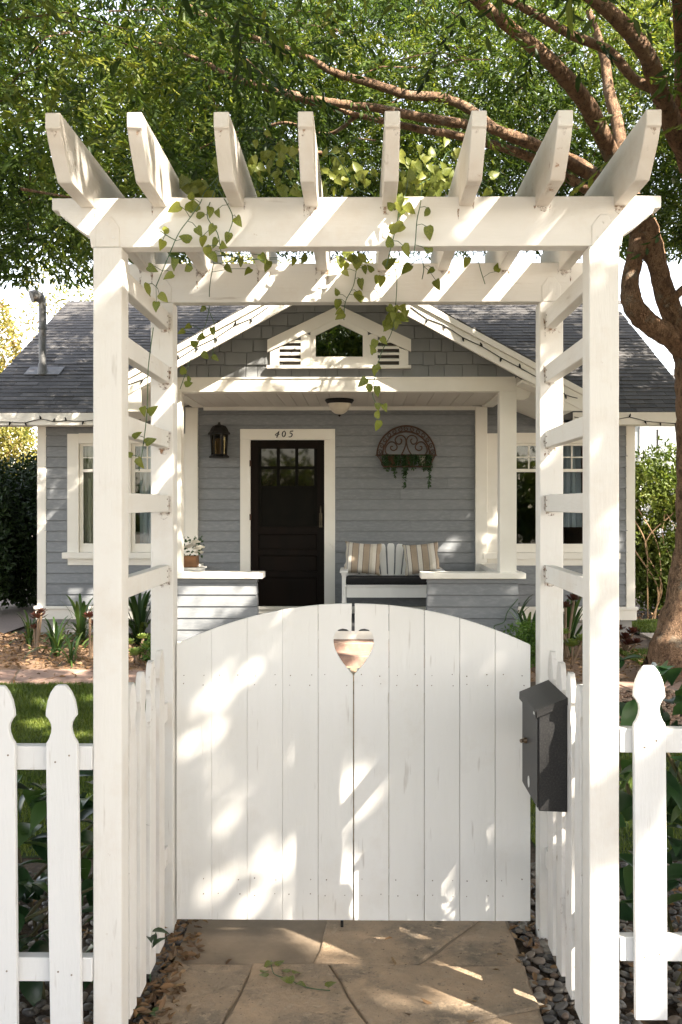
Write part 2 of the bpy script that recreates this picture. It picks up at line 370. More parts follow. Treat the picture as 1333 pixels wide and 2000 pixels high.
stones(side, (-6.15,-.72,9.2,9.9), 11, STONE_P, 8, .0, .024, gap=.014, jit=.008, asp=1.5)
sidr = obj('stepping_path', G().box(2.0,6.2,8.9,9.35,-.02,.008), MORTAR); sidr['kind'] = 'structure'
stones(sidr, (2.05,6.15,8.94,9.3), 7, STONE_P, 9, .0, .022, gap=.014, jit=.008, asp=1.5)
sid2 = obj('side_walk', G().box(3.6,7.5,11.4,12.9,-.02,.012), PAVE); sid2['kind'] = 'structure'

# ------------------------------------------------------------------ garden arbor
YF, YB, PW = 2.98, 3.80, .089
XL0 = WX(182, YF); XL1 = XL0+.087; XR1 = WX(1210, YF); XR0 = XR1-.090
XC = (XL1+XR0)/2
arb = thing('garden_arbor', (XC, (YF+YB+PW)/2, 0), 'tall white painted wooden arbor with eight rafters standing over the gate', 'arbor')
ZB0, ZB1 = 2.443, 2.592
for xa, xb in ((XL0,XL1),(XR0,XR1)):
    for yy in (YF, YB):
        obj('post', G().box(xa, xb, yy, yy+PW, -.03, ZB0), P_V, arb, bevel=.004)
def beam_profile(x0, x1):
    def end(s, x):   # s=+1 to the inside of a left end
        pts = [(0,ZB1),(0,ZB1-.036),(.020,ZB1-.038),(.026,ZB1-.052)]
        for k in range(9):
            t = k/8; pts.append((.026+.088*t, ZB1-.052-.066*(t**1.5)-.012*math.sin(t*math.pi)))
        pts.append((.118, ZB0)); return [(x+s*a, z) for a, z in pts]
    return end(1, x0)+list(reversed(end(-1, x1)))
BX0, BX1 = WX(97, YF), WX(1293, YF)
for yy in (YF, YB):
    bm_ = obj('beam', G().prism(beam_profile(BX0+.006, BX1), 'y', yy+.004, yy+.066), P_H, arb, bevel=.003)
    for xa, xb in ((XL0,XL1),(XR0,XR1)):
        m = (xa+xb)/2; w = .036
        t_ = obj('tongue', G().prism([(m-w,ZB0+.001),(m+w,ZB0+.001),(m+w,ZB0+.06),(m+.012,ZB0+.092),(m-.012,ZB0+.092),(m-w,ZB0+.06)], 'y', yy+.001, yy+.03), P_V, bm_, bevel=.0015)
        for bx, bz in ((-.016,.025),(.018,.028),(.0,.07)):
            a = G()
            a.prism([(m+bx+.004*math.cos(k*math.pi/4), ZB0+bz+.004*math.sin(k*math.pi/4)) for k in range(8)], 'y', yy-.001, yy+.002); obj('bolt', a, P_OLD, bm_)
ZR0, ZR1 = 2.563, 2.716
def rafter_profile():
    Y0 = 2.645; Y1 = YB+.066+.335
    pts = [(0,ZR1),(0,ZR1-.042),(.010,ZR1-.046)]
    for k in range(8):
        t = k/7; pts.append((.012+.040*t+.030*math.sin(t*math.pi*.5)+.022*t*t, ZR1-.05-(ZR1-.05-ZR0-.006)*(t**.85)))
    pts.append((.112, ZR0))
    return [(Y0+a, z) for a, z in pts]+[(Y1-a, z) for a, z in reversed(pts)]
rp = rafter_profile()
for i, px in enumerate((103,262.5,432.5,597,767,936.5,1105,1278)):
    x = WX(px, 2.645); obj('rafter', G().prism(rp, 'x', x-.0205, x+.0205), P_RAFT, arb, bevel=.003)
RUNGS = (2.405, 2.199, 1.950, 1.706, 1.438)
for x0 in (XL0+.032, XR0+.022):
    for z in RUNGS:
        obj('rung', G().box(x0, x0+.038, YF+PW+.001, YB-.001, z-.064, z), P_D, arb, bevel=.003)
def picket_poly(w, z0, z1, neck=.092):
    h = w/2
    half = [(h, z0), (h, z1-.185), (h*.97, z1-.172), (h*.80, z1-.160), (h*.66, z1-.142), (h*.62, z1-.128), (h*.66, z1-.115), (h*.82, z1-.100), (h*.98, z1-.092),
            (h*.96, z1-.075), (h*.84, z1-.045), (h*.62, z1-.020), (h*.38, z1-.004), (h*.25, z1)]
    return half+[(-a, z) for a, z in reversed(half)]
# low picket panels between the posts, on both sides of the arbor
for sd, xin in ((-1, XL1), (1, XR0)):
    xa, xb = (xin-.019, xin) if sd < 0 else (xin, xin+.019)
    for k, yc in enumerate((3.135, 3.277, 3.433, 3.590)):
        pp = [(yc+a, z+random.uniform(-.002,.002)) for a, z in picket_poly(.092, .065, 1.105+.012*k)]
        obj('picket', G().prism(pp, 'x', xa, xb), P_OLD, arb, bevel=.002)
    for z in (.33, .88):
        xr = (xa-.042, xa-.001) if sd < 0 else (xb+.001, xb+.042)
        obj('rail', G().box(xr[0], xr[1], YF+PW, YB, z-.035, z+.035), P_OLD, arb, bevel=.002)

# rusty drip marks where the rafters sit on the beams and the rungs meet the posts
def stainmat():
    m, t, N, p, out = nodes('rust_drip'); iso = coords(t, N); p.inputs['Roughness'].default_value = .8
    t.links.new(mixc(t, N, ramp(t, N, noise(t, N, iso, 30, 4), .4, .6), (.30,.17,.09), (.16,.09,.055)), p.inputs['Base Color'])
    tb = N('ShaderNodeBsdfTransparent'); mx = N('ShaderNodeMixShader'); k = N('ShaderNodeMath', operation='MULTIPLY'); k.inputs[1].default_value = .85
    t.links.new(ramp(t, N, noise(t, N, iso, 55, 6, .75), .46, .62), k.inputs[0]); t.links.new(k.outputs[0], mx.inputs[0]); t.links.new(tb.outputs[0], mx.inputs[1]); t.links.new(p.outputs[0], mx.inputs[2]); t.links.new(mx.outputs[0], out.inputs[0]); return m
DRIP = stainmat(); drips = G()
def drip(x, z, y, w, h):
    n_ = 7; L = [(x-w*(.5+.3*random.random())*(1-.7*i/n_)+random.uniform(-1,1)*w*.1, z-h*i/n_) for i in range(n_)]; Rr = [(x+w*(.5+.3*random.random())*(1-.7*i/n_)+random.uniform(-1,1)*w*.1, z-h*i/n_) for i in range(n_)]
    pts = L+[(x, z-h)]+list(reversed(Rr)); drips.add([(a, y, b) for a, b in pts], [tuple(range(len(pts)))])
for i, px in enumerate((103,262.5,432.5,597,767,936.5,1105,1278)):
    x = WX(px, 2.645)
    for yy, big in ((YF, .7), (YB, 1.1)):
        for s in (-1, 1):
            if random.random() < .8: drip(x+s*.0225, ZR0+random.uniform(.0,.02), yy+.0032, .008*big, random.uniform(.02,.07)*big)
        if random.random() < .5: drip(x+random.uniform(-.01,.01), ZR0-.001, yy+.0031, .03, random.uniform(.015,.03))
    drip(x+random.uniform(-.012,.012), ZR1-.045, 2.6435+.010, .012, .02)
for x0, s in ((XL0+.032, 1), (XR0+.022, -1)):
    xe = x0+.040 if s > 0 else x0-.002
    for z in RUNGS:
        drip(xe, z-random.uniform(.0,.02), YB-.0012, .012, random.uniform(.05,.09)); drip(x0+.019, z-.066, YB-.0011, .034, random.uniform(.012,.03))
obj('rust_drips', drips, DRIP, arb, kind='stuff')

# ------------------------------------------------------------------ gate with the heart
YG = 3.835; gx0, gx1 = WX(345, YG), WX(1037, YG); gz0 = .067
gc = WX(691, YG)
gate = thing('garden_gate', ((gx0+gx1)/2, YG+.02, .0), 'white board garden gate with arched top and heart cutout between the arbor posts', 'gate')
def arch(x):
    t = (x-(gx0+gx1)/2)/((gx1-gx0)/2); return 1.287-.158*abs(t)**2.05
def heart_half(s):
    """points of the half heart on side s, bottom to top, x measured from the centre"""
    zc = EYE-(1228-CYP)/F*YG; zb = EYE-(1318-CYP)/F*YG
    H = zc-zb
    pts = [(0,0),(.018,.10),(.038,.24),(.056,.40),(.069,.54),(.075,.68),(.075,.80),(.068,.91),(.056,.975),(.040,1.0),(.024,.985),(.011,.93),(.0015,.845)]
    return [(gc+s*(a+.0022), zb+b*H) for a, b in pts]
edges = [gx0+(gc-gx0)*k/5 for k in range(6)]+[gc+(gx1-gc)*k/5 for k in range(1,6)]
for k in range(10):
    a, b = edges[k], edges[k+1]; gp = .0004 if k < 4 else .0010
    ga = a+gp+(.0015 if k == 5 else 0); gb = b-gp-(.0015 if k == 4 else 0)
    top = [(gb+(ga-gb)*t/6, arch(gb+(ga-gb)*t/6)) for t in range(7)]
    dz = random.uniform(-.001,.001)
    if k == 4:
        poly = [(ga,gz0),(gb,gz0)]+[(min(x, gb), z) for x, z in heart_half(-1)]+top
        poly = [poly[0], poly[1]]+[(x if i else gb, z) for i, (x, z) in enumerate(heart_half(-1))][:-1]+[(gb-.006, heart_half(-1)[-1][1]), (gb-.004, arch(gb))]+top[1:]
    elif k == 5:
        hh = list(reversed(heart_half(1)))
        poly = [(ga,gz0),(gb,gz0)]+top[:-1]+[(ga+.002, arch(ga))]+[(ga+.002, hh[0][1])]+hh[1:-1]+[(ga, hh[-1][1])]
    else: poly = [(ga,gz0),(gb,gz0)]+top
    yo = random.uniform(-.0012,.0012)
    obj('board', G().prism(poly, 'y', YG+yo, YG+.019+yo), P_GATE, gate, bevel=.0009)
for sx in ((gx0+.02, gc-.012), (gc+.012, gx1-.02)):
    for z in (.20, .985):
        obj('batten', G().box(sx[0], sx[1], YG+.022, YG+.060, z-.045, z+.045), P_GATE, gate, bevel=.003)
nl = G()
for z in (1.012, .975, .225, .165):
    for k in range(10):
        for t in (.22, .78):
            if random.random() < .12: continue
            x = edges[k]+(edges[k+1]-edges[k])*t+random.uniform(-.006,.006); zz = z+random.uniform(-.004,.004); r = random.uniform(.0016,.0028)
            nl.prism([(x+r*math.cos(q*math.pi/3), zz+r*math.sin(q*math.pi/3)) for q in range(6)], 'y', YG-.0022, YG+.004)
obj('nails', nl, pmat('old_nail', (.16,.12,.09), (.28,.24,.20), 90, (1,1,1), .7, 0), gate, kind='stuff')
obj('drop_bolt', G().tube([(gc-.045,YG+.03,.0),(gc-.045,YG+.03,.16)], .006, 8), BLACKM, gate)

an = G()
for xm, sgn in ((XL0+.032+.039, 1), (XR0+.022-.001, -1)):
    for z in RUNGS:
        for yy in (YF+PW+.03, YB-.03):
            for dz in (-.02, -.045):
                zz = z+dz+random.uniform(-.004,.004); y2 = yy+random.uniform(-.008,.008)
                an.prism([(y2+.0028*math.cos(q*math.pi/3), zz+.0028*math.sin(q*math.pi/3)) for q in range(6)], 'x', xm-.0012, xm+.0012)
obj('nails', an, MATS['old_nail'], arb, kind='stuff')

# ------------------------------------------------------------------ mailbox on the inner side panel
mbx1 = XR0-.001; mbx0 = mbx1-.097; my0, my1 = 3.285, 3.615; mz0 = .655
mb = thing('mailbox', ((mbx0+mbx1)/2, (my0+my1)/2, mz0), 'black steel mailbox with sloping lid hung on the pickets right of the gate', 'mailbox')
ztop = lambda x: .990+.040*(x-mbx0)/(mbx1-mbx0)
obj('body', G().prism([(mbx0+.004,mz0+.004),(mbx1,mz0),(mbx1,ztop(mbx1)-.005),(mbx0+.004,ztop(mbx0)-.005)], 'y', my0+.003, my1-.003), MAILB, mb, bevel=.003)
xa, xb, e = mbx0-.008, mbx1, .004
lidg = G().prism([(xa,ztop(xa)+.001),(xb,ztop(xb)+.001),(xb,ztop(xb)+.004),(xa,ztop(xa)+.004)], 'y', my0-e, my1+e)
lidg.prism([(xa,ztop(xa)-.022),(xa+.003,ztop(xa)-.022),(xa+.003,ztop(xa)+.001),(xa,ztop(xa)+.001)], 'y', my0-e, my1+e)
for y_ in (my0-e, my1+e-.002): lidg.prism([(xa,ztop(xa)-.020),(xb,ztop(xb)-.020),(xb,ztop(xb)+.001),(xa,ztop(xa)+.001)], 'y', y_, y_+.002)
lid = obj('lid', lidg, MAILB, mb)
obj('maker_plate', G().box(mbx0-.0095, mbx0-.0081, my0+.014, my0+.034, ztop(mbx0)-.016, ztop(mbx0)-.008), pmat('white_label', (.7,.7,.68), (.6,.6,.58), 30, (1,1,1), .5, 0), lid)
door_ = obj('door', G().box(mbx0, mbx0+.004, my0+.012, my1-.012, mz0+.014, ztop(mbx0)-.03), MAILB, mb, bevel=.0015)
lk = G(); lk.tube([(mbx0+.002,3.51,.84),(mbx0-.010,3.51,.84)], .010, 12); lk.tube([(mbx0-.009,3.51,.84),(mbx0-.022,3.505,.838)], .007, 8); obj('lock', lk, pmat('worn_brass', (.32,.24,.17), (.2,.15,.11), 20, (1,1,1), .35, 0, metallic=.9), door_, bevel=.001)
g = G(); g.prism([(3.462+.016*math.cos(k*math.pi/8), .708+.020*math.sin(k*math.pi/8)) for k in range(16)], 'x', mbx0-.0016, mbx0+.001)
obj('sticker', g, pmat('white_label', (.7,.7,.68), (.6,.6,.58), 30, (1,1,1), .5, 0), door_)

# ------------------------------------------------------------------ picket fences
def fence(label, pks, rails, x0, x1, ztop_, zbot):
    f = thing('picket_fence', ((x0+x1)/2, 2.92, 0), label, 'fence')
    for px, lean, zt in pks:
        x = WX(px, 2.96); me, c = G().prism([(a, z) for a, z in picket_poly(.0945, zbot, zt)], 'y', 2.955, 2.975).mesh('picket', (0,0,0))
        o = link('picket', me, P_PICK, f, (x, 0, 0), bevel=.0025, mtx=Matrix.Rotation(lean, 4, 'Y')); 
    fn = G()
    for px, lean, zt in pks:
        for z in rails:
            for dx in (-.02, .022):
                x = WX(px, 2.96)+dx+z*math.sin(lean)+random.uniform(-.005,.005); zz = z+random.uniform(-.015,.015)
                fn.prism([(x+.003*math.cos(q*math.pi/3), zz+.003*math.sin(q*math.pi/3)) for q in range(6)], 'y', 2.9536, 2.957)
    obj('nails', fn, MATS['old_nail'], f, kind='stuff')
    for z in rails:
        obj('rail', G().box(x0, x1, 2.977, 3.016, z-.036, z+.036), P_PICK, f, bevel=.003)
    return f
za = lambda py: EYE-(py-CYP)/F*2.97
fence('white picket fence left of the arbor with spade topped pickets', [(4-122, R(.3), 1.135), (5, R(-.5), za(1340)), (131, R(-.9), za(1338))], (za(1484), za(1900)), -3.2, XL0-.001, 1.14, .10)
fence('white picket fence right of the arbor beside the glossy shrub', [(1273, R(-.35), za(1298)), (1392, R(.2), za(1300))], (za(1446), za(1853)), XR1+.001, 3.2, 1.2, za(1984))

# ------------------------------------------------------------------ house
YW, YP = 12.7, 10.9
HX0, HX1 = WX(76, YW), WX(1238, YW)
hz = lambda py, Y=YW: EYE-(py-CYP)/F*Y
house = thing('cottage', ((HX0+HX1)/2, YW, 0), 'grey clapboard cottage with cream trim, gabled porch and dark shingle roof', 'house')
ZW0, ZW1 = hz(1186), 2.86
door_o = (WX(482,YW), WX(644,YW), .26, hz(850))
winL = (WX(143,YW), WX(354,YW), hz(1080), hz(856)); winR = (WX(962,YW), WX(1190,YW), hz(1080), hz(856))
OPEN = [door_o, winL, winR]
def cut(xa, xb, za_, zb_, openings, tol=.25):
    segs = [(xa, xb)]
    for o in openings:
        ov = min(zb_, o[3])-max(za_, o[2])
        if ov > tol*(zb_-za_):
            n = []
            for s in segs:
                if o[1] <= s[0] or o[0] >= s[1]: n.append(s); continue
                if o[0] > s[0]: n.append((s[0], o[0]))
                if o[1] < s[1]: n.append((o[1], s[1]))
            segs = n
    return segs
wall = G(); zs = sorted(set([.19, ZW1]+[o[2] for o in OPEN]+[o[3] for o in OPEN]))
for a, b in zip(zs, zs[1:]):
    for s in cut(HX0, HX1, a, b, OPEN): wall.box(s[0], s[1], YW, YW+.12, a, b)
wall.box(HX0, HX0+.12, YW+.12, 20.4, .19, ZW1); wall.box(HX1-.12, HX1, YW+.12, 20.4, .19, ZW1); wall.box(HX0, HX1, 20.4, 20.52, .19, ZW1)
wall = obj('wall', wall, SIDING, house)
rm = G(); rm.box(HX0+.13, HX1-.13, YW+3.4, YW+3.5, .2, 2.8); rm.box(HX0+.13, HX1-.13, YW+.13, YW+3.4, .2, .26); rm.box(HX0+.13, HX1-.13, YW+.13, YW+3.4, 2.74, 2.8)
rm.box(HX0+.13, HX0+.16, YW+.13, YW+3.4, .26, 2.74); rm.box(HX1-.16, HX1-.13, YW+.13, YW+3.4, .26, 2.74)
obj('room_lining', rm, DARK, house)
def siding(parent, xa, xb, z0, z1, Y, expo, openings, mat=SIDING, butt=.024):
    z = z0
    while z < z1-.01:
        zt = min(z+expo-.011, z1)
        for s in cut(xa, xb, z, min(z+expo, z1), openings):
            if s[1]-s[0] < .01: continue
            cuts = [s[0]]
            while s[1]-cuts[-1] > 1.6 and random.random() < .75: cuts.append(cuts[-1]+random.uniform(.7, max(.8, s[1]-cuts[-1]-.5)))
            cuts = [c_ for c_ in cuts if c_ < s[1]-.2 or c_ == s[0]]+[s[1]]
            for ca_, cb_ in zip(cuts, cuts[1:]):
                a0, b0 = ca_+(.0015 if ca_ > s[0] else 0), cb_-(.0015 if cb_ < s[1] else 0); bt = butt+random.uniform(-.002,.003); w0, w1 = random.uniform(-.002,.002), random.uniform(-.002,.002)
                g = G().hexa([(a0,Y-bt,z+w0),(b0,Y-bt,z+w1),(b0,Y-.001,z+w1),(a0,Y-.001,z+w0)], [(a0,Y-.012,zt),(b0,Y-.012,zt),(b0,Y-.001,zt),(a0,Y-.001,zt)])
                obj('siding_board', g, mat, parent)
        z += expo
siding(wall, HX0+.08, HX1-.08, ZW0+.03, ZW1, YW, .1352, OPEN)
obj('porch_wall_top', G().box(WX(663,10.5)-2.52, WX(663,10.5)+2.52, YW-.012, YW+.1, ZW1-.02, 3.1), SIDING, house)
# side faces of the clapboard wall, plain boards
for x in (HX0, HX1):
    obj('corner_board', G().box(x-.012 if x < 0 else x-.10, x+.10 if x < 0 else x+.012, YW-.026, YW+.02, ZW0-.02, ZW1-.02), TRIM, house, bevel=.003)
obj('water_table', G().box(HX0-.03, HX1+.03, YW-.036, YW, hz(1210), hz(1190)), TRIM, house, bevel=.003)
obj('drip_cap', G().box(HX0-.045, HX1+.045, YW-.06, YW-.002, hz(1190)+.001, hz(1184)), TRIM, house, bevel=.004)
obj('foundation', G().box(HX0+.02, HX1-.02, YW+.012, YW+.2, -.05, .19), CONC, house)

# ---- main roof
EY, EZ, RYD, RZ = 12.3, 2.815, 16.6, 5.04; RX0, RX1 = WX(-66, EY), WX(1366, EY)
sl_ = (RZ-EZ)/(RYD-EY); sang = math.atan(sl_); th = .10
rf = G()
MX0, MX1 = WX(663,10.5)-2.5, WX(663,10.5)+2.5
for xa_, xb_ in ((None,MX0),(MX1,None)):
    xa_ = RX0 if xa_ is None else xa_; xb_ = RX1 if xb_ is None else xb_
    rf.prism([(EY,EZ-.014),(YW+.05,EZ-.014+sl_*(YW+.05-EY)),(YW+.05,EZ-th+sl_*(YW+.05-EY)),(EY,EZ-th)], 'x', xa_, xb_)
EY2, EZ2 = YW+.05, EZ+sl_*(YW+.05-EY)
rf.prism([(EY2,EZ2-.014),(RYD,RZ-.014),(2*RYD-EY,EZ-.014),(2*RYD-EY,EZ-th),(RYD,RZ-th),(EY2,EZ2-th)], 'x', RX0, RX1)
roof = obj('roof', rf, ROOF, house)
for x in (HX0, HX1-.1):
    obj('gable_end', G().prism([(YW,ZW1-.2),(20.5,ZW1-.2),(20.5,ZW1-.05),(RYD,RZ-.16),(YW,ZW1-.05)], 'x', x, x+.1), SIDING, house)
for xa_, xb_ in ((RX0+.02,MX0),(MX1,RX1-.02)): obj('soffit', G().box(xa_, xb_, EY+.03, YW-.027, EZ-.155, EZ-.135), TRIM, house)
obj('fascia', G().box(RX0-.01, WX(199, EY), EY-.022, EY+.008, EZ-.165, EZ-.012), TRIM, house, bevel=.003)
obj('fascia', G().box(WX(1119, EY), RX1+.01, EY-.022, EY+.008, EZ-.165, EZ-.012), TRIM, house, bevel=.003)
for x in (RX0, RX1):
    obj('rake_board', G().prism([(EY-.02,EZ-.02),(RYD,RZ-.02),(RYD,RZ-.17),(EY-.02,EZ-.17)], 'x', x-.02, x+.012), TRIM, house)
# shingles: courses laid up the slope, each tab its own piece for the lowest courses
expo = .138; ncourse = int(math.hypot(RYD-EY, RZ-EZ)/expo)
PXC, PHW, PAP, PSL = WX(663, 10.5), 2.56, 4.28, .545
tabs = []
def roofpt(x, s): return Vector((x, EY-.02+s*math.cos(sang), EZ-.016+s*math.sin(sang)))
for c in range(ncourse+1):
    x = RX0-.02-random.uniform(0,.3)
    while x < RX1:
        w = random.choice((.24,.30,.33,.36))
        xa, xb = max(x+.002, RX0-.02), min(x+w-.002, RX1+.02)
        p = roofpt((xa+xb)/2, c*expo)
        hid = p.z < PAP-PSL*abs(p.x-PXC)-.04 and p.y < 15.1
        if xb-xa > .05 and not hid: tabs.append((xa, xb, c))
        x += w
def tab_geo(g, xa, xb, c, t=None):
    s0 = c*expo; t = t or random.uniform(.009,.016)
    n = Vector((0,-math.sin(sang),math.cos(sang))); a = [roofpt(xa,s0), roofpt(xb,s0), roofpt(xb,s0+expo*1.15), roofpt(xa,s0+expo*1.15)]
    g.hexa([a[0], a[1], a[2]-n*.002, a[3]-n*.002], [a[0]+n*t, a[1]+n*t, a[2]+n*.003, a[3]+n*.003]); return g
rest = G()
vis = lambda t: not (RX0 < 0 and False)
ind = 0
for xa, xb, c in tabs:
    px = CXP+F*((xa+xb)/2)/(EY+c*expo*.88)+27
    if c < 22 and ind < 300 and ((px < 182) or (250 < px < 300) or px > 1205 or (352 < px < 480) or (840 < px < 1055)):
        obj('shingle', tab_geo(G(), xa, xb, c), ROOF, roof); ind += 1
    else: tab_geo(rest, xa, xb, c)
SH2 = pmat('asphalt_shingle_field', (.090,.088,.088), (.056,.054,.053), 2.2, (1,1,1), .85, .6, 160, .004, fine=(.125,.120,.118), spec=.25, rand=False)
obj('shingles', rest, SH2, roof, kind='stuff')
cap = G(); x = RX0
while x < RX1:
    cap.hexa([(x,RYD-.13,RZ-.07),(x+.29,RYD-.13,RZ-.075),(x+.29,RYD,RZ+.003),(x,RYD,RZ+.010)], [(x,RYD-.13,RZ-.05),(x+.29,RYD-.13,RZ-.06),(x+.29,RYD+.02,RZ+.013),(x,RYD+.02,RZ+.026)]); x += .2
obj('ridge_cap', cap, ROOF, roof)
# vent pipe
vp = None
for k in range(400):
    s = k*.01; p = roofpt(WX(84, EY+s*.88), s)
    if CYP-(p.z-EYE)*F/p.y <= 731: vp = p; break
pipe = thing('roof_vent_pipe', vp, 'grey metal vent pipe with bent hood rising from the left roof', 'vent pipe')
sc = vp.y/F
pts = [vp+Vector((0,0,z)) for z in (-.05,.3,.6,148*sc*.93)]
top = pts[-1]; g = G(); g.tube([*pts[:3], top, top+Vector((-.005,-.01,.04)), top+Vector((-.03,-.03,.09)), top+Vector((-.08,-.06,.11)), top+Vector((-.125,-.09,.09))], [.05,.05,.05,.05,.055,.075,.085,.08], 14)
obj('pipe', g, STEEL, pipe, smooth=True)
g = G(); g.tube([pts[2]+Vector((0,0,.02)), pts[2]+Vector((0,0,.05))], .062, 14); obj('collar', g, STEEL, pipe, smooth=True); g = G(); g.tube([pts[0]+Vector((0,0,.05)), pts[0]+Vector((0,0,.20))], [.075,.056], 14); obj('boot', g, STEEL, pipe, smooth=True)
n = Vector((0,-math.sin(sang),math.cos(sang))); u = Vector((0,math.cos(sang),math.sin(sang)))
q = [vp+Vector((sx*.24,0,0))+u*sy+n*.014 for sx, sy in ((-1,-.05),(1,-.05),(1,.25),(-1,.25))]
obj('flashing', G().hexa(q, [a+n*.012 for a in q]), STEEL, pipe)

# ---- porch roof and gable
YR = 10.5
def pz(x, off=0): return PAP-PSL*abs(x-PXC)-off
pr = G()
for s in (-1, 1):
    xa, xb = PXC, PXC+s*PHW
    pr.prism([(xa,PAP),(xb,PAP-PSL*PHW),(xb,PAP-PSL*PHW-.05),(xa,PAP-.06)], 'y', YR, 15.0)
proof = obj('porch_roof', pr, ROOF, house)
ed = G()
for s in (-1, 1):
    L = math.hypot(PHW, PSL*PHW); d = Vector((s*PHW,0,-PSL*PHW)).normalized(); nn = Vector((s*PSL,0,1)).normalized()
    for k in range(int(L/.2)):
        a = Vector((PXC,YR-.03,PAP))+d*(k*.2); b = a+d*.197; t = random.uniform(.014,.024)
        ed.hexa([a, b, b+Vector((0,.5,0)), a+Vector((0,.5,0))], [a+nn*t, b+nn*.008, b+nn*.008+Vector((0,.5,0)), a+nn*t+Vector((0,.5,0))])
obj('edge_shingles', ed, ROOF, proof, kind='stuff')
for s in (-1, 1):
    xe = PXC+s*(PHW+.01); q = lambda o0, o1, xs=0: [(PXC+s*.0,PAP-o0),(xe,PAP-PSL*(PHW+.01)-o0),(xe,PAP-PSL*(PHW+.01)-o1),(PXC+s*.0,PAP-o1)]
    obj('crown_moulding', G().prism(q(.004,.075), 'y', YR-.045, YR+.02), TRIM, house, bevel=.006)
    x2 = PXC+s*(PHW-.0)
    fas = q(.076,.235)
    obj('bargeboard', G().prism(fas, 'y', YR-.022, YR+.02), TRIM, house, bevel=.004)
    obj('porch_soffit', G().prism(q(.10,.13), 'y', YR+.021, YP+.05), TRIM, house)
    obj('porch_eave', G().box(min(xe,xe-s*.03), max(xe,xe-s*.03), YR, 12.5, PAP-PSL*PHW-.16, PAP-PSL*PHW-.02), TRIM, house)
    # side soffit between porch beam and roof edge
    xb0 = PXC+s*1.93; obj('side_soffit', G().prism([(xb0,pz(xb0,.24)),(xe,pz(xe,.10)-.05),(xe,pz(xe,.10)-.08),(xb0,pz(xb0,.27))], 'y', YR+.03, 12.68), TRIM, house)
BZ0, BZ1 = hz(765, YP), hz(739, YP); PX0, PX1 = PXC-1.93, PXC+1.93
obj('porch_beam', G().box(PX0, PX1, YP, YP+.16, BZ0, BZ1), TRIM, house, bevel=.005)
for s, xx in ((-1, PX0), (1, PX1)):   # scrolled end block under each rake
    c = [(xx+s*.001,BZ1+.02),(xx+s*.10,BZ1-.05),(xx+s*.145,BZ1-.10),(xx+s*.155,BZ1-.16),(xx+s*.135,BZ1-.215),(xx+s*.09,BZ1-.235),(xx+s*.001,BZ1-.235)]
    obj('beam_scroll', G().prism(c, 'y', YP+.005, YP+.10), TRIM, house, bevel=.004)
    c = [(xx+s*.10,pz(xx+s*.10,.22)),(PXC+s*PHW,pz(PXC+s*PHW,.22)),(PXC+s*PHW,pz(PXC+s*PHW,.22)-.012),(xx+s*.165,pz(PXC+s*PHW,.22)-.012),(xx+s*.17,BZ1-.12)]
    obj('eave_return', G().prism(c, 'y', YR-.010, YR+.015), TRIM, house)
for xa in (PX0, PX1-.185):
    obj('porch_post', G().box(xa, xa+.185, YP+.002, YP+.175, hz(1120,YP), BZ0), TRIM, house, bevel=.004)
    xs = xa if xa < 0 else xa+.185
    obj('side_beam', G().box(xa+.02, xa+.165, YP+.16, YW-.02, BZ0, BZ1), TRIM, house)
for pxa, pxb in ((364,388),(928,951)):
    obj('pilaster', G().box(WX(pxa,YW), WX(pxb,YW), YW-.07, YW, .26, hz(796)), TRIM, house, bevel=.004)
CEILM = pmat('porch_ceiling_board', (.66,.62,.56), (.60,.56,.50), 2, (1,.2,1), .6, .15, 40, .003)
ceil = obj('porch_ceiling', G().box(PX0+.1, PX1-.1, YP+.12, YW, BZ0+.02, BZ0+.045), CEILM, house)
for k in range(24):
    x = PX0+.17+k*.148
    if x < PX1-.32: obj('ceiling_board', G().box(x+.003, x+.145, YP+.161, YW-.03, BZ0+.010, BZ0+.022), CEILM, ceil)
obj('ceiling_moulding', G().prism([(YW-.05,BZ0+.012),(YW-.018,BZ0-.035),(YW-.001,BZ0-.035),(YW-.001,BZ0+.012)], 'x', PX0+.15, PX1-.15), TRIM, house)
obj('gable_moulding', G().box(PX0+.02, PX1-.02, YP-.012, YP+.02, BZ1-.002, BZ1+.014), TRIM, house)
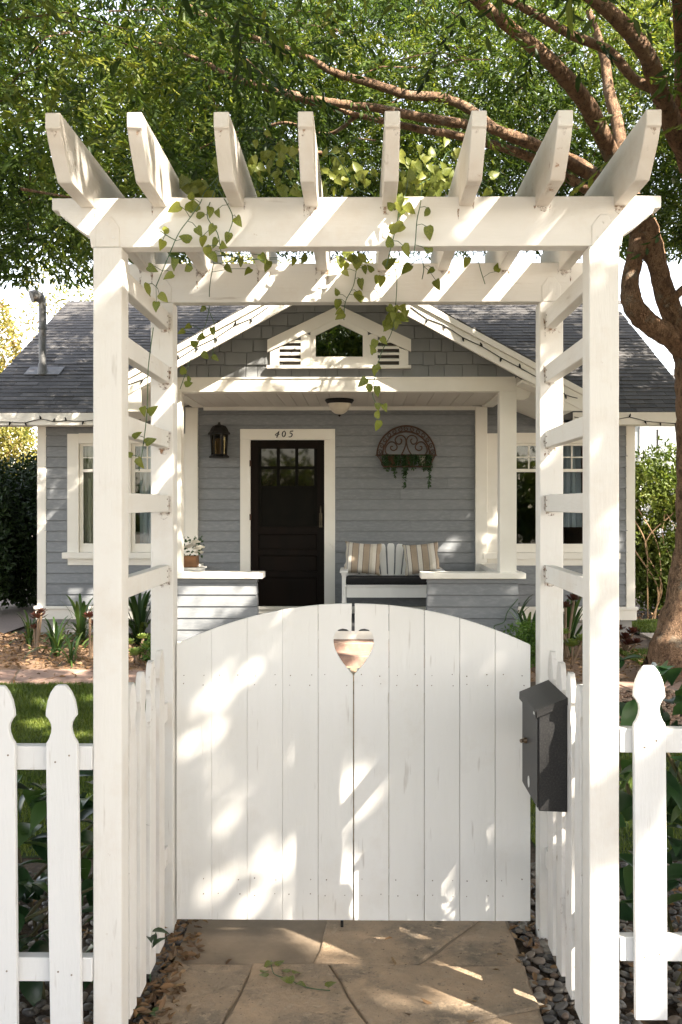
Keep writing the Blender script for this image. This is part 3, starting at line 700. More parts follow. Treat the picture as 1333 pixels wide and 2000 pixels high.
# gable wall, shingled in staggered courses
gw = obj('gable_wall', G().prism([(PX0,BZ1),(PX1,BZ1),(PX1,pz(PX1,.08)),(PXC,PAP-.08),(PX0,pz(PX0,.08))], 'y', YP+.02, YP+.08), SHING_W, house)
GX = lambda px: WX(px, YP-.02); GZ = lambda py: hz(py, YP-.02)
WINP = [(GX(527),GZ(717)),(GX(799),GZ(717)),(GX(799),GZ(664)),(GX(663),GZ(600)),(GX(527),GZ(664))]
zc = BZ1+.012; row = 0
while zc < PAP-.2:
    x = PX0-random.uniform(0,.2)
    while x < PX1:
        w = random.choice((.13,.17,.2,.24,.28)); drop = random.uniform(0,.012) if random.random() < .3 else random.uniform(0,.003)
        poly = [(x+.004,zc-drop),(x+w-.004,zc-drop),(x+w-.004,zc+.136),(x+.004,zc+.136)]
        poly = clip(poly, -1, 0, -PX0); poly = clip(poly, 1, 0, PX1)
        for s in (-1, 1):
            if len(poly) > 2: poly = clip(poly, s*PSL, 1, PAP-.10+s*PSL*PXC)
        if len(poly) > 2:
            b = min(p[1] for p in poly)
            vs0 = [(p[0], YP+.010-.020*max(0, 1-(p[1]-b)/.136), p[1]) for p in poly]; n_ = len(poly)
            g = G().add(vs0+[(p[0], YP+.021, p[1]) for p in poly], [tuple(range(n_)), tuple(reversed(range(n_,2*n_)))]+[(i,n_+i,n_+(i+1)%n_,(i+1)%n_) for i in range(n_)])
            cx = sum(p[0] for p in poly)/n_; cz = sum(p[1] for p in poly)/n_
            if not (GX(540) < cx < GX(786) and GZ(712) < cz < GZ(668)): obj('shingle', g, SHING_W, gw)
        x += w
    zc += .1425; row += 1
# attic window with louvres
aw = obj('attic_window', G().box(GX(529),GX(797),YP-.008,YP-.002,GZ(716),GZ(664)), DARK, house)
def strip(poly, y0, y1, nm='frame', m=TRIM): return obj(nm, G().prism([(GX(a),GZ(b)) for a, b in poly], 'y', y0, y1), m, aw, bevel=.002)
strip([(523,664),(663,597),(663,622),(523,688)], YP-.05, YP-.009, 'hood'); strip([(803,664),(663,597),(663,622),(803,688)], YP-.05, YP-.009, 'hood')
strip([(528,686),(546,680),(546,714),(528,714)], YP-.035, YP-.009); strip([(798,686),(780,680),(780,714),(798,714)], YP-.035, YP-.009)
for a in (588, 719): strip([(a,712.5),(a+19,712.5),(a+19,655 if a < 600 else 648),(a,648 if a < 600 else 655)], YP-.034, YP-.009)
strip([(607,697),(719,697),(719,713),(607,713)], YP-.038, YP-.009)
strip([(607,645),(617,645),(617,697),(607,697)], YP-.040, YP-.009); strip([(709,645),(719,645),(719,697),(709,697)], YP-.040, YP-.009)
strip([(607,647),(663,619),(663,633),(617,655.5),(617,647)][:4]+[(607,655)], YP-.042, YP-.009); strip([(719,647),(663,619),(663,633),(709,655.5),(719,655)], YP-.042, YP-.009)
strip([(522,714),(803,714),(803,720.5),(522,720.5)], YP-.075, YP-.009, 'sill')
strip([(617,697),(709,697),(709,655),(663,632),(617,655)], YP-.016, YP-.012, 'pane', pmat('dark_mirror_pane', (.30,.33,.31), (.30,.33,.31), 2, (1,1,1), .02, 0, metallic=1))
for x0 in (546, 738):
    for k in range(5):
        z = 706-k*12; xa, xb = x0, x0+42
        if k == 4: xa, xb = (x0+20, x0+42) if x0 < 600 else (x0, x0+22)
        if k == 3 : xa, xb = (x0+1, x0+42) if x0 < 600 else (x0, x0+41)
        a, b = GX(xa), GX(xb)
        obj('louvre', G().hexa([(a,YP-.034,GZ(z)),(b,YP-.034,GZ(z)),(b,YP-.012,GZ(z-3)),(a,YP-.012,GZ(z-3))], [(a,YP-.034,GZ(z-4)),(b,YP-.034,GZ(z-4)),(b,YP-.012,GZ(z-6.5)),(a,YP-.012,GZ(z-6.5))]), TRIM, aw)

# ---- porch floor, steps and half walls
FL = .28
obj('porch_floor', G().box(PX0+.02, PX1-.02, YP+.05, YW, .12, FL), pmat('porch_floor_grey', (.11,.11,.115), (.09,.09,.095), 3, (1,.3,1), .6, .2, 40, .003), house)
SX0, SX1 = WX(515,YP), WX(822,YP)
for k, (y0, z1) in enumerate(((10.62,.19),(10.32,.10))):
    obj('step', G().box(SX0-.02, SX1+.02, y0, y0+.34, -.02, z1), STONE_P, house, bevel=.012)
obj('step_riser', G().box(SX0, SX1, YP+.02, YP+.048, .12, FL-.002), TRIM, house)
CAPZ0, CAPZ1 = hz(1130,YP), hz(1118,YP)
for xa, xb, side_ in ((PX0-.03, WX(502,YP), 'l'), (WX(835,YP), PX1+.0, 'r')):
    hw = obj('half_wall', G().box(xa+.02, xb-.02, YP+.02, YP+.17, .02, CAPZ0), SIDING, house)
    z = .17; k = 0
    while z < CAPZ0-.01:
        zt = min(z+.120, CAPZ0-.001); fl = .045*max(0, (.62-z))
        if side_ == 'l': e0, e1 = xa-.02, xb+fl
        else: e0, e1 = xa-fl, xb+.02
        g = G().hexa([(e0,YP-.016,z),(e1,YP-.016,z),(e1,YP+.17,z),(e0,YP+.17,z)], [(e0+.008,YP-.002,zt),(e1-.008,YP-.002,zt),(e1-.008,YP+.165,zt),(e0+.008,YP+.165,zt)])
        obj('siding_board', g, SIDING, hw); z += .128
    obj('base_board', G().box(xa-.03, xb+.03, YP-.022, YP+.16, .0, .168), TRIM, house, bevel=.003)
    ca, cb = (xa-.06, WX(515,YP)) if side_ == 'l' else (WX(822,YP), WX(1026,YP))
    obj('wall_cap', G().box(ca, cb, YP-.075, YP+.22, CAPZ0+.001, CAPZ1), TRIM, house, bevel=.008)
    xs = (xa-.02, xa+.13) if side_ == 'l' else (xb-.13, xb+.02)
    obj('half_wall', G().box(xs[0], xs[1], YP+.18, YW-.02, .02, CAPZ0), SIDING, house)
    obj('wall_cap', G().box(xs[0]-.06, xs[1]+.06, YP+.222, YW-.075, CAPZ0+.001, CAPZ1-.003), TRIM, house, bevel=.006)

# ---- windows
GLASS = glassmat('window_glass', (.92,.95,.95)); CURT = pmat('pale_curtain', (.42,.47,.52), (.34,.39,.45), 3, (1,1,.1), .9, .3, 20, .01); CURT2 = pmat('cream_curtain', (.62,.58,.48), (.52,.48,.39), 3, (1,1,.1), .9, .3, 20, .01)
def window(pxa, pxb, label):
    w = obj('window', G().box(WX(pxa,YW)+.0, WX(pxa+22,YW), YW-.03, YW+.01, hz(1080), hz(847)), TRIM, house, bevel=.003); w['label'] = label
    P = lambda nm, a, b, p0, p1, y0, y1, m=TRIM, bv=.002: obj(nm, G().box(WX(a,YW), WX(b,YW), y0, y1, hz(p1), hz(p0)), m, w, bevel=bv)
    P('casing', pxb-22, pxb, 847, 1080, YW-.03, YW+.01); P('casing', pxa+22.2, pxb-22.2, 846, 866, YW-.031, YW+.01)
    mid = (pxa+pxb)/2; P('mullion', mid-8, mid+8, 866.2, 1080, YW-.028, YW+.01)
    P('sill', pxa-8, pxb+8, 1079, 1091, YW-.085, YW-.001); P('apron', pxa+1, pxb-1, 1091.2, 1104, YW-.034, YW-.001)
    for a, b in ((pxa+22.2, mid-8.2), (mid+8.2, pxb-22.2)):
        P('sash', a, a+7, 866.2, 1079, YW+.012, YW+.05); P('sash', b-7, b, 866.2, 1079, YW+.012, YW+.05)
        P('sash', a+7, b-7, 866.2, 871, YW+.012, YW+.05); P('sash', a+7, b-7, 916, 922, YW+.008, YW+.05); P('sash', a+7, b-7, 1062, 1079, YW+.012, YW+.05)
        P('muntin', a+7, b-7, 892, 894.4, YW+.016, YW+.04, bv=.001)
        for k in (1, 2): x = a+7+(b-a-14)*k/3; P('muntin', x-1.2, x+1.2, 871, 916, YW+.017, YW+.04, bv=.001)
        P('pane', a+7, b-7, 871, 916, YW+.028, YW+.031, GLASS, 0); P('pane', a+7, b-7, 922, 1062, YW+.034, YW+.037, GLASS, 0)
    return w
w1 = window(133, 364, 'double window left of the porch, curtains and an armchair behind the glass'); w2 = window(951, 1201, 'double window right of the porch with pale curtains')
def curtain(pa, pb, mat, parent, y=YW+.16, z0=hz(1068)):
    g = G(); xa, xb = WX(pa,YW), WX(pb,YW); n = int((xb-xa)/.012); vs_ = []; 
    for i in range(n+1):
        x = xa+(xb-xa)*i/n; o = .022*math.sin(i*.9)+.008*math.sin(i*2.3+1); vs_ += [(x, y+o*.7, hz(868)), (x+.01*math.sin(i), y+o, z0)]
    g.add(vs_, [(2*i,2*i+2,2*i+3,2*i+1) for i in range(n)]); obj('curtain', g, mat, parent, smooth=True)
curtain(158, 182, CURT2, w1); curtain(268, 300, CURT, w1); curtain(322, 340, CURT, w1)
curtain(1090, 1140, CURT, w2, z0=hz(1030)); curtain(1150, 1176, CURT, w2); curtain(974, 986, CURT, w2)
ac = thing('armchair', (WX(272,YW+.9), YW+.9, .26), 'cream armchair with cushions seen behind the left window glass', 'armchair')
FAB = pmat('cream_fabric', (.55,.50,.42), (.48,.43,.36), 6, (1,1,1), .9, .3, 200, .002)
ax = WX(272,YW+.9)
obj('seat', G().box(ax-.35, ax+.35, YW+.6, YW+1.3, .34, .74), FAB, ac, bevel=.06); obj('backrest', G().box(ax-.35, ax+.35, YW+1.2, YW+1.4, .6, 1.28), FAB, ac, bevel=.07)
for s in (-1, 1): obj('arm', G().box(ax+s*.40-.08, ax+s*.40+.08, YW+.6, YW+1.35, .34, .98), FAB, ac, bevel=.06)
obj('cushion', G().box(ax-.2, ax+.2, YW+.95, YW+1.12, .72, 1.10), FAB, ac, bevel=.07)
wd = pmat('warm_wood', (.20,.10,.045), (.15,.07,.03), 6, (1,1,.2), .5, .2, 40, .003)
for s in (-1, 1):
    for yy in (.66, 1.28): obj('leg', G().box(ax+s*.3-.025, ax+s*.3+.025, YW+yy-.025, YW+yy+.025, .26, .36), wd, ac)

# ---- front door
dx0, dx1 = WX(490,YW), WX(634,YW)
dr = obj('front_door', G().box(dx0+.005, dx1-.005, YW+.02, YW+.055, FL+.01, hz(861)), DOORW, house); dr['label'] = 'dark brown front door with six small panes'
P = lambda nm, a, b, p0, p1, y0, y1, m=DOORW, bv=.002: obj(nm, G().box(WX(a,YW), WX(b,YW), y0, y1, hz(p1), hz(p0)), m, dr, bevel=bv)
for a, b in ((470,490),(634,655)): obj('door_casing', G().box(WX(a,YW), WX(b,YW), YW-.032, YW+.018, FL, hz(859.6)), TRIM, house, bevel=.003)
obj('door_casing', G().box(WX(470,YW), WX(655,YW), YW-.036, YW+.018, hz(859.4), hz(838)), TRIM, house, bevel=.003)
P('stile', 490.3, 505, 860.5, 1215, YW-.012, YW+.02); P('stile', 620, 633.7, 860.5, 1215, YW-.012, YW+.02); P('rail', 505, 620, 860.5, 876, YW-.012, YW+.02)
P('rail', 505, 620, 1029, 1043, YW-.012, YW+.02); P('rail', 505, 620, 1073, 1085, YW-.012, YW+.02); P('rail', 505, 620, 1116, 1128, YW-.012, YW+.02); P('rail', 505, 620, 1190, 1215, YW-.012, YW+.02)
for a, b in ((1044,1072),(1086,1115),(1129,1189)): P('panel', 506, 619, a, b, YW+.004, YW+.02, bv=.004)
BK = pmat('black_sash', (.006,.006,.005), (.009,.008,.006), 6, (1,1,1), .7, 0, spec=.06)
P('sash', 505, 511, 876, 1029, YW+.0, YW+.022, BK); P('sash', 614, 620, 876, 1029, YW+.0, YW+.022, BK); P('sash', 541, 547, 876, 950, YW+.0, YW+.022, BK); P('sash', 577, 583, 876, 950, YW+.0, YW+.022, BK)
P('sash', 511, 614, 911, 916, YW+.001, YW+.022, BK); P('sash', 511, 614, 949, 953, YW+.001, YW+.022, BK)
P('screen', 511, 614, 953, 1029, YW+.010, YW+.0195, BK, 0)
DP = pmat('dark_door_pane', (.012,.009,.005), (.008,.007,.004), 3, (1,1,1), .03, 0, spec=.3)
for r0, r1 in ((876.5,910.7),(916.3,948.7)):
    for a, b in ((511,541),(547,577),(583,614)): P('pane', a, b, r0, r1, YW+.008, YW+.019, DP, 0)
g = G(); hx = WX(627,YW); g.tube([(hx,YW-.02,hz(1025)),(hx,YW-.05,hz(1018)),(hx,YW-.055,hz(1006)),(hx,YW-.05,hz(994)),(hx,YW-.02,hz(988))], .009, 8); g.box(hx-.02,hx+.02,YW-.018,YW-.010,hz(1030),hz(1002))
obj('handle', g, pmat('aged_brass', (.10,.08,.05), (.06,.05,.035), 20, (1,1,1), .4, 0, metallic=.8), dr, smooth=True)
for z in (905, 1010, 1150): P('hinge', 488.5, 491.5, z-6, z+6, YW-.042, YW-.013, IRON, 0)
# house number 405, flat black strokes of varying weight
def digit(strokes, px):
    g = G()
    for st in strokes:
        pts = spline([(WX(px+a,YW), YW-.041, hz(b)) for a, b, *_ in st], 5); ww = np.interp(np.linspace(0,len(st)-1,len(pts)), range(len(st)), [s[2] if len(s) > 2 else 1 for s in st])
        for i in range(len(pts)-1):
            p, q = Vector(pts[i]), Vector(pts[i+1]); g.tube([p, q+(q-p)*.2], [.0035*ww[i], .0035*ww[i+1]], 6)
    return obj('house_number', g, BLACKM, house, smooth=True)
digit([[(9,842,1),(5.5,846,1.3),(1,849.5,1.3),(4,850.5,1),(9.5,848.3,1)],[(8.2,843.5,1.2),(6.2,849,2.2),(4,855,1.9)]], 537.5)['label'] = 'black number 4'
digit([[(5,842,1.2),(1.6,845,2.0),(.8,850,2.0),(3,853.5,1.2),(6,851,1.9),(7,846,1.9),(5,842,1.2)]], 551.5)['label'] = 'black number 0'
digit([[(9,842.2,1.8),(3.5,842.6,1.4)],[(3.6,842.6,1.2),(2.6,846.6,1.2)],[(2.6,846.6,1),(6.2,847,2),(6.8,850.5,2.1),(4,853.6,1.6),(.2,853.4,1.4)]], 564.5)['label'] = 'black number 5'

# ------------------------------------------------------------------ lantern, ceiling lamp, planter
def at_px(px, py, Y): return W(px, py, Y)
lx = WX(428.5, YW-.12); ly = YW-.12; z0 = hz(894, YW-.12); k = (YW-.12)/F
ln = thing('wall_lantern', (lx, ly, z0), 'black wall lantern left of the front door', 'lantern')
g = G(); g.lathe([(.0,0),(.125,.0),(.130,.018),(.105,.035),(.095,.045)], (lx,ly,z0), 6); obj('base', g, BLACKM, ln)
for q in range(6):
    t = q*math.pi/3; obj('bar', G().tube([(lx+.092*math.cos(t), ly+.092*math.sin(t), z0+.03),(lx+.105*math.cos(t), ly+.105*math.sin(t), z0+.30)], .009, 6), BLACKM, ln)
g = G(); g.lathe([(.140,.295),(.140,.315),(.118,.335),(.105,.37),(.080,.40),(.045,.415),(.022,.42),(.014,.432),(.018,.44),(.004,.455)], (lx,ly,z0), 6); obj('roof', g, BLACKM, ln)
g = G(); g.lathe([(.084,.045),(.093,.30)], (lx,ly,z0), 6); obj('glass', g, glassmat('amber_lantern_glass', (.35,.29,.18), 1.5), ln)
obj('candle_sleeve', G().lathe([(.04,.045),(.04,.24),(.01,.25)], (lx,ly,z0), 10), pmat('yellowed_sleeve', (.30,.23,.12), (.25,.19,.09), 4, (1,1,1), .6, 0), ln, smooth=True)
obj('back_plate', G().box(lx-.05, lx+.05, YW-.028, YW-.016, z0+.10, z0+.34), BLACKM, ln); obj('arm', G().tube([(lx,YW-.02,z0+.22),(lx,ly+.09,z0+.22)], .014, 8), BLACKM, ln)

cy_ = 11.75; cx = WX(663.5, cy_); cz = BZ0+.010
cl = thing('ceiling_lamp', (cx, cy_, cz-.2), 'bowl shaped porch ceiling lamp with dark bronze rim', 'lamp')
obj('rim', G().lathe([(.10,.0),(.165,-.005),(.172,-.02),(.160,-.035),(.150,-.05),(.135,-.055)], (cx,cy_,cz), 28), BLACKM, cl, smooth=True)
obj('bowl', G().lathe([(.138,-.05),(.130,-.075),(.115,-.11),(.09,-.145),(.055,-.172),(.02,-.183),(.002,-.184)], (cx,cy_,cz), 28), pmat('frosted_bowl', (.62,.57,.47), (.55,.50,.40), 6, (1,1,1), .35, .1, 20, .002), cl, smooth=True)
obj('finial', G().lathe([(.004,-.18),(.016,-.186),(.017,-.195),(.010,-.203),(.003,-.21)], (cx,cy_,cz), 12), BLACKM, cl, smooth=True)

pY = YW-.05; S_ = pY/F; pc = W(794, 889, pY)
pl = thing('wall_planter', (pc.x, pc.y, pc.z-.15), 'half round wrought iron wall planter with trailing green strands', 'planter')
def PP(px, py, dy=0): p = W(px, py, pY); return Vector((p.x, p.y+dy, p.z))
arc = lambda r, n=28, a0=0, a1=math.pi: [pc+Vector((r*math.cos(a0+(a1-a0)*i/n), 0, r*math.sin(a0+(a1-a0)*i/n))) for i in range(n+1)]
R1 = 57*S_; R2 = 46*S_
for r in (R1, R2): obj('arch', G().tube(arc(r), .010, 6), IRON, pl, smooth=True)
def scroll(c, r, turns=1.35, a0=0, sg=1, n=16): return [c+Vector((r*(1-.78*i/n)*math.cos(a0+sg*turns*2*math.pi*i/n), 0, r*(1-.78*i/n)*math.sin(a0+sg*turns*2*math.pi*i/n))) for i in range(n+1)]
for i in range(13):
    a = math.pi*(i+.5)/13; c = pc+Vector((math.cos(a), 0, math.sin(a)))*(R1+R2)/2
    obj('small_scroll', G().tube(scroll(c, 5.2*S_, 1.2, a, 1 if i < 7 else -1, 12), .0062, 5), IRON, pl, smooth=True)
for s in (-1, 1):
    P3 = lambda x, z: pc+Vector((s*x*S_, 0, z*S_))
    obj('scroll', G().tube(spline([P3(10,0),P3(3,14),P3(0.5,25),P3(2,33),P3(8,38.5),P3(17,37),P3(21.5,30),P3(18.5,23),P3(13,21.5),P3(9.5,25),P3(9,30),P3(12,32)], 4), .0085, 6), IRON, pl, smooth=True)
    obj('scroll', G().tube(spline([P3(36,0),P3(41,8),P3(39,18),P3(32,25.5),P3(24,25),P3(18,18),P3(19,12),P3(25,9),P3(30,12),P3(30,17),P3(26,17)], 4), .0085, 6), IRON, pl, smooth=True)
obj('bar', G().tube([pc+Vector((-R1-.02,0,0)), pc+Vector((R1+.02,0,0))], .008, 6), IRON, pl)
for s in (-1, 1): obj('bar', G().tube(spline([pc+Vector((s*R1,0,0)), pc+Vector((s*R1*.9,-.08,-.06)), pc+Vector((s*R1*.78,-.12,-.15))], 4), .007, 6), IRON, pl)
obj('bar', G().tube([pc+Vector((-R1*.8,-.12,-.15)), pc+Vector((R1*.8,-.12,-.15))], .009, 6), IRON, pl)
obj('bar', G().tube([pc+Vector((-R1,-.10,.0)), pc+Vector((R1,-.10,.0))], .007, 6), IRON, pl)
for i in range(9): x = -R1*.8+i*R1*.2; obj('rod', G().tube([pc+Vector((x*1.15,-.10,0)), pc+Vector((x,-.12,-.15))], .004, 5), IRON, pl)
TERRA = pmat('terracotta', (.12,.055,.032), (.085,.04,.025), 8, (1,1,1), .85, .3, 40, .003)
for x in (-.19, .02, .20): obj('pot', G().lathe([(.05,-.145),(.062,-.03),(.066,-.02)], pc+Vector((x,-.055,0)), 12), TERRA if x < .1 else pmat('pale_pot', (.4,.36,.3), (.33,.3,.25), 6, (1,1,1), .8, 0), pl, smooth=True)
def strand(x, L, n):
    t = rng.random(n); C = np.stack([np.full(n, pc.x+x)+rng.normal(0,.010,n), np.full(n, pc.y-.10)+rng.normal(0,.014,n), pc.z+.01-t*L], 1)
    A = np.stack([rng.normal(0,.8,n), rng.normal(-.2,.6,n), -np.abs(rng.normal(.9,.3,n))], 1)
    leaf_obj('trailing_strand', C, A, rng.normal(0,1,(n,3)), rng.uniform(.022,.034,n), .017, leafmat('trailing_green', [(.014,.04,.012),(.025,.065,.018),(.04,.09,.03)], .2), pl)
for x, L in ((-.25,.15),(-.13,.16),(-.09,.14),(-.04,.17),(.06,.15),(.11,.13),(.19,.18),(.26,.16),(-.27,.18),(-.235,.22),(-.205,.16),(-.15,.30),(-.17,.20),(-.02,.24),(.0,.20),(-.025,.42),(.04,.16),(.08,.2),(.0,.12),(.17,.15),(.22,.22),(.25,.18),(.285,.42),(.30,.20),(.14,.10),(-.30,.12)): strand(x, L, int(300*L)+12)

# ------------------------------------------------------------------ bench, cushion, pillows
BY = 11.75; bs = BY/F; bx = WX(765, BY+.3); bw = .60
P_B = pmat('white_bench_paint', (.74,.74,.72), (.68,.68,.66), 4, (1,1,.3), .5, .2, 60, .002)
bench = thing('porch_bench', (bx, BY+.25, FL), 'white wooden bench with fan shaped slat back right of the door', 'bench')
sz = FL+.44
for i in range(9):
    t = (i-4)/4; a = t*R(19); L = .50-.13*abs(t)**2.2
    b0 = Vector((bx+t*.30, BY+.46, sz-.02)); d = Vector((math.sin(a), .20, math.cos(a))).normalized(); sd = Vector((math.cos(a), 0, -math.sin(a)))
    pts = []
    for w_, h_ in ((.030,0),(.045,L*.9),(.040,L*.965),(.025,L*.995)): pts.append((w_, h_))
    ol = [(w_, h_) for w_, h_ in pts]+[(-w_, h_) for w_, h_ in reversed(pts)]; nn = d.cross(sd).normalized()
    g = G(); vs_ = [b0+sd*w_+d*h_-nn*.008 for w_, h_ in ol]+[b0+sd*w_+d*h_+nn*.008 for w_, h_ in ol]; n_ = len(ol)
    g.add(vs_, [tuple(range(n_)), tuple(reversed(range(n_,2*n_)))]+[(j,n_+j,n_+(j+1)%n_,(j+1)%n_) for j in range(n_)])
    obj('back_slat', g, P_B, bench, bevel=.003)
for s in (-1, 1):
    obj('wing_slat', G().prism([(bx+s*.43,sz+.0),(bx+s*.53,sz+.05),(bx+s*.57,sz+.13),(bx+s*.575,sz+.20),(bx+s*.54,sz+.265),(bx+s*.47,sz+.29),(bx+s*.40,sz+.1)], 'y', BY+.50, BY+.518), P_B, bench, bevel=.003)
    xl = bx+s*(bw-.03)
    obj('leg', G().box(xl-.024, xl+.024, BY-.02, BY+.06, FL, sz+.14), P_B, bench, bevel=.003); obj('leg', G().box(xl-.024, xl+.024, BY+.50, BY+.57, FL, sz+.14), P_B, bench, bevel=.003)
    obj('armrest', G().box(xl-.048, xl+.048, BY-.06, BY+.60, sz+.141, sz+.172), P_B, bench, bevel=.004)
    obj('arm_rail', G().box(xl-.03, xl+.03, BY-.045, BY+.5, sz+.115, sz+.14), P_B, bench)
obj('apron', G().box(bx-bw+.06, bx+bw-.06, BY-.015, BY+.012, sz-.15, sz-.022), P_B, bench, bevel=.003)
for k in range(5): obj('seat_slat', G().box(bx-bw+.03, bx+bw-.03, BY-.03+k*.1, BY+.06+k*.1, sz-.02, sz+.0), P_B, bench, bevel=.003)
obj('back_rail', G().box(bx-.5, bx+.5, BY+.53, BY+.555, sz+.02, sz+.09), P_B, bench)
cu = obj('seat_cushion', G().box(bx-bw+.05, bx+bw-.05, BY-.03, BY+.46, sz+.003, sz+.08), pmat('black_cushion_cloth', (.010,.010,.011), (.015,.015,.016), 30, (1,1,1), .95, .2, 150, .002), bevel=.025)
tag(cu, 'flat black seat cushion on the white porch bench', 'cushion')
def pillow_mat():
    m, t, N, p, out = nodes('striped_pillow_cloth'); tc = N('ShaderNodeTexCoord'); sp = N('ShaderNodeSeparateXYZ'); t.links.new(tc.outputs['Object'], sp.inputs[0])
    mr = N('ShaderNodeMapRange'); mr.inputs['From Min'].default_value = -.24; mr.inputs['From Max'].default_value = .24; t.links.new(sp.outputs[0], mr.inputs['Value'])
    cr = N('ShaderNodeValToRGB'); cr.color_ramp.interpolation = 'CONSTANT'; e = cr.color_ramp.elements
    cream, tan, wh, gy, br = (.50,.46,.38), (.34,.275,.205), (.58,.55,.49), (.20,.19,.20), (.16,.11,.08)
    st = [(0,tan),(.06,cream),(.12,gy),(.135,wh),(.22,br),(.235,tan),(.38,gy),(.395,wh),(.50,br),(.515,tan),(.66,gy),(.675,cream),(.74,wh),(.83,br),(.845,tan),(.93,cream)]
    while len(e) < len(st): e.new(.5)
    for i, (a, c) in enumerate(st): e[i].position = a; e[i].color = (*c, 1)
    t.links.new(mr.outputs[0], cr.inputs[0]); v = coords(t, N, (1,1,1)); c = mixc(t, N, ramp(t, N, noise(t, N, v, 90, 3), .3, .8), cr.outputs[0], (.6,.56,.5), 'MULTIPLY')
    c = mixc(t, N, .35, cr.outputs[0], c); t.links.new(c, p.inputs['Base Color']); p.inputs['Roughness'].default_value = .95
    bump(t, N, p, noise(t, N, v, 220, 2), .4, .002); return m
PM = pillow_mat()
def pillow(c, w, h, d, rot, label):
    n = 16; V = []; Fq = []
    for sgn in (-1, 1):
        for j in range(n+1):
            for i in range(n+1):
                u, v = i/n*2-1, j/n*2-1
                th_ = (max(0, (1-u**4)*(1-v**4)))**.5
                pin = 1-.09*(1-abs(v)**2)*abs(u)**6; pin2 = 1-.09*(1-abs(u)**2)*abs(v)**6
                V.append((u*w/2*pin+.006*math.sin(7*v+u*3), sgn*d/2*th_*(1+.12*math.sin(5*u+3*v)), v*h/2*pin2))
    m_ = (n+1)**2
    for s_ in range(2):
        for j in range(n):
            for i in range(n):
                a = s_*m_+j*(n+1)+i; q = (a, a+1, a+n+2, a+n+1); Fq.append(q if s_ == 0 else tuple(reversed(q)))
    g = G(); g.add(V, Fq); me, _ = g.mesh('pillow', (0,0,0)); smooth_mesh(me, 80)
    o = link('striped_pillow', me, PM, None, c, mtx=rot); tag(o, label, 'pillow', 'striped pillows on the bench')
pillow(Vector((WX(709,BY+.35), BY+.33, sz+.295)), .45, .40, .17, Matrix.Rotation(R(-16), 4, 'X') @ Matrix.Rotation(R(4), 4, 'Y'), 'striped cream and tan pillow nearer the door on the porch bench')
pillow(Vector((WX(824,BY+.35), BY+.33, sz+.29)), .44, .39, .17, Matrix.Rotation(R(-16), 4, 'X') @ Matrix.Rotation(R(-5), 4, 'Y'), 'striped cream and tan pillow nearer the porch post on the bench')

# ------------------------------------------------------------------ small table and flower box behind the left half wall
ty = 11.35; tx = WX(366, ty); tz = hz(1113, ty)+.03
tb = thing('side_table', (tx, ty, FL), 'small white slatted table behind the left porch half wall', 'table')
for k in range(4): obj('top_slat', G().box(tx-.25, tx+.20, ty-.18+k*.09, ty-.10+k*.09, tz-.02, tz), P_B, tb, bevel=.003)
obj('frame', G().box(tx-.22, tx+.17, ty-.15, ty+.15, tz-.07, tz-.021), P_B, tb)
for a in (-.21, .16):
    for b in (-.14, .14): obj('leg', G().box(tx+a-.02, tx+a+.02, ty+b-.02, ty+b+.02, FL, tz-.02), P_B, tb)
fb = thing('flower_box', (tx-.02, ty, tz), 'brown wooden box of white roses on the small porch table', 'flower box')
for y in (-.085, .075): obj('box_side', G().box(tx-.19, tx+.12, ty+y, ty+y+.012, tz, tz+.13), wd, fb, bevel=.002)
for x in (-.19, .108): obj('box_end', G().box(tx+x, tx+x+.012, ty-.072, ty+.074, tz, tz+.13), wd, fb, bevel=.002)
ROSE = pmat('white_rose_petal', (.80,.78,.72), (.74,.71,.62), 12, (1,1,1), .7, .2, 40, .003)
for i in range(13):
    c = Vector((tx-.19+random.random()*.36, ty+random.uniform(-.15,.02), tz+.15+random.uniform(0,.13))); g = G(); r = random.uniform(.050,.064)
    for ring, (rr, tilt, n) in enumerate(((1,.35,7),(.75,.75,6),(.45,1.15,5),(.2,1.45,3))):
        for q in range(n):
            a = q*2*math.pi/n+ring*.5; o = Vector((math.cos(a), math.sin(a)-.0, 0)); t_ = Vector((-math.sin(a), math.cos(a), 0)); up = Vector((0,-.45,.9)).normalized()
            b = c; tip = c+o*r*rr*math.cos(tilt)*1.1+up*r*(.25+.55*math.sin(tilt)); m_ = c+o*r*rr*.75+up*r*.2*math.sin(tilt)
            g.add([b, m_+t_*r*.5*rr, tip+t_*r*.3*rr, tip-t_*r*.3*rr, m_-t_*r*.5*rr], [(0,1,2,3,4)])
    obj('rose', g, ROSE, fb, smooth=True)
n = 90; C = np.stack([tx-.2+rng.random(n)*.38, ty+rng.uniform(-.11,.09,n), tz+.10+rng.random(n)*.24], 1); A = np.stack([rng.normal(0,.6,n), rng.normal(-.2,.5,n), rng.normal(.4,.5,n)], 1)
leaf_obj('foliage', C, A, rng.normal(0,1,(n,3)), .045, .024, leafmat('rose_leaf', [(.02,.05,.018),(.035,.075,.025),(.05,.09,.05)], .2), fb)

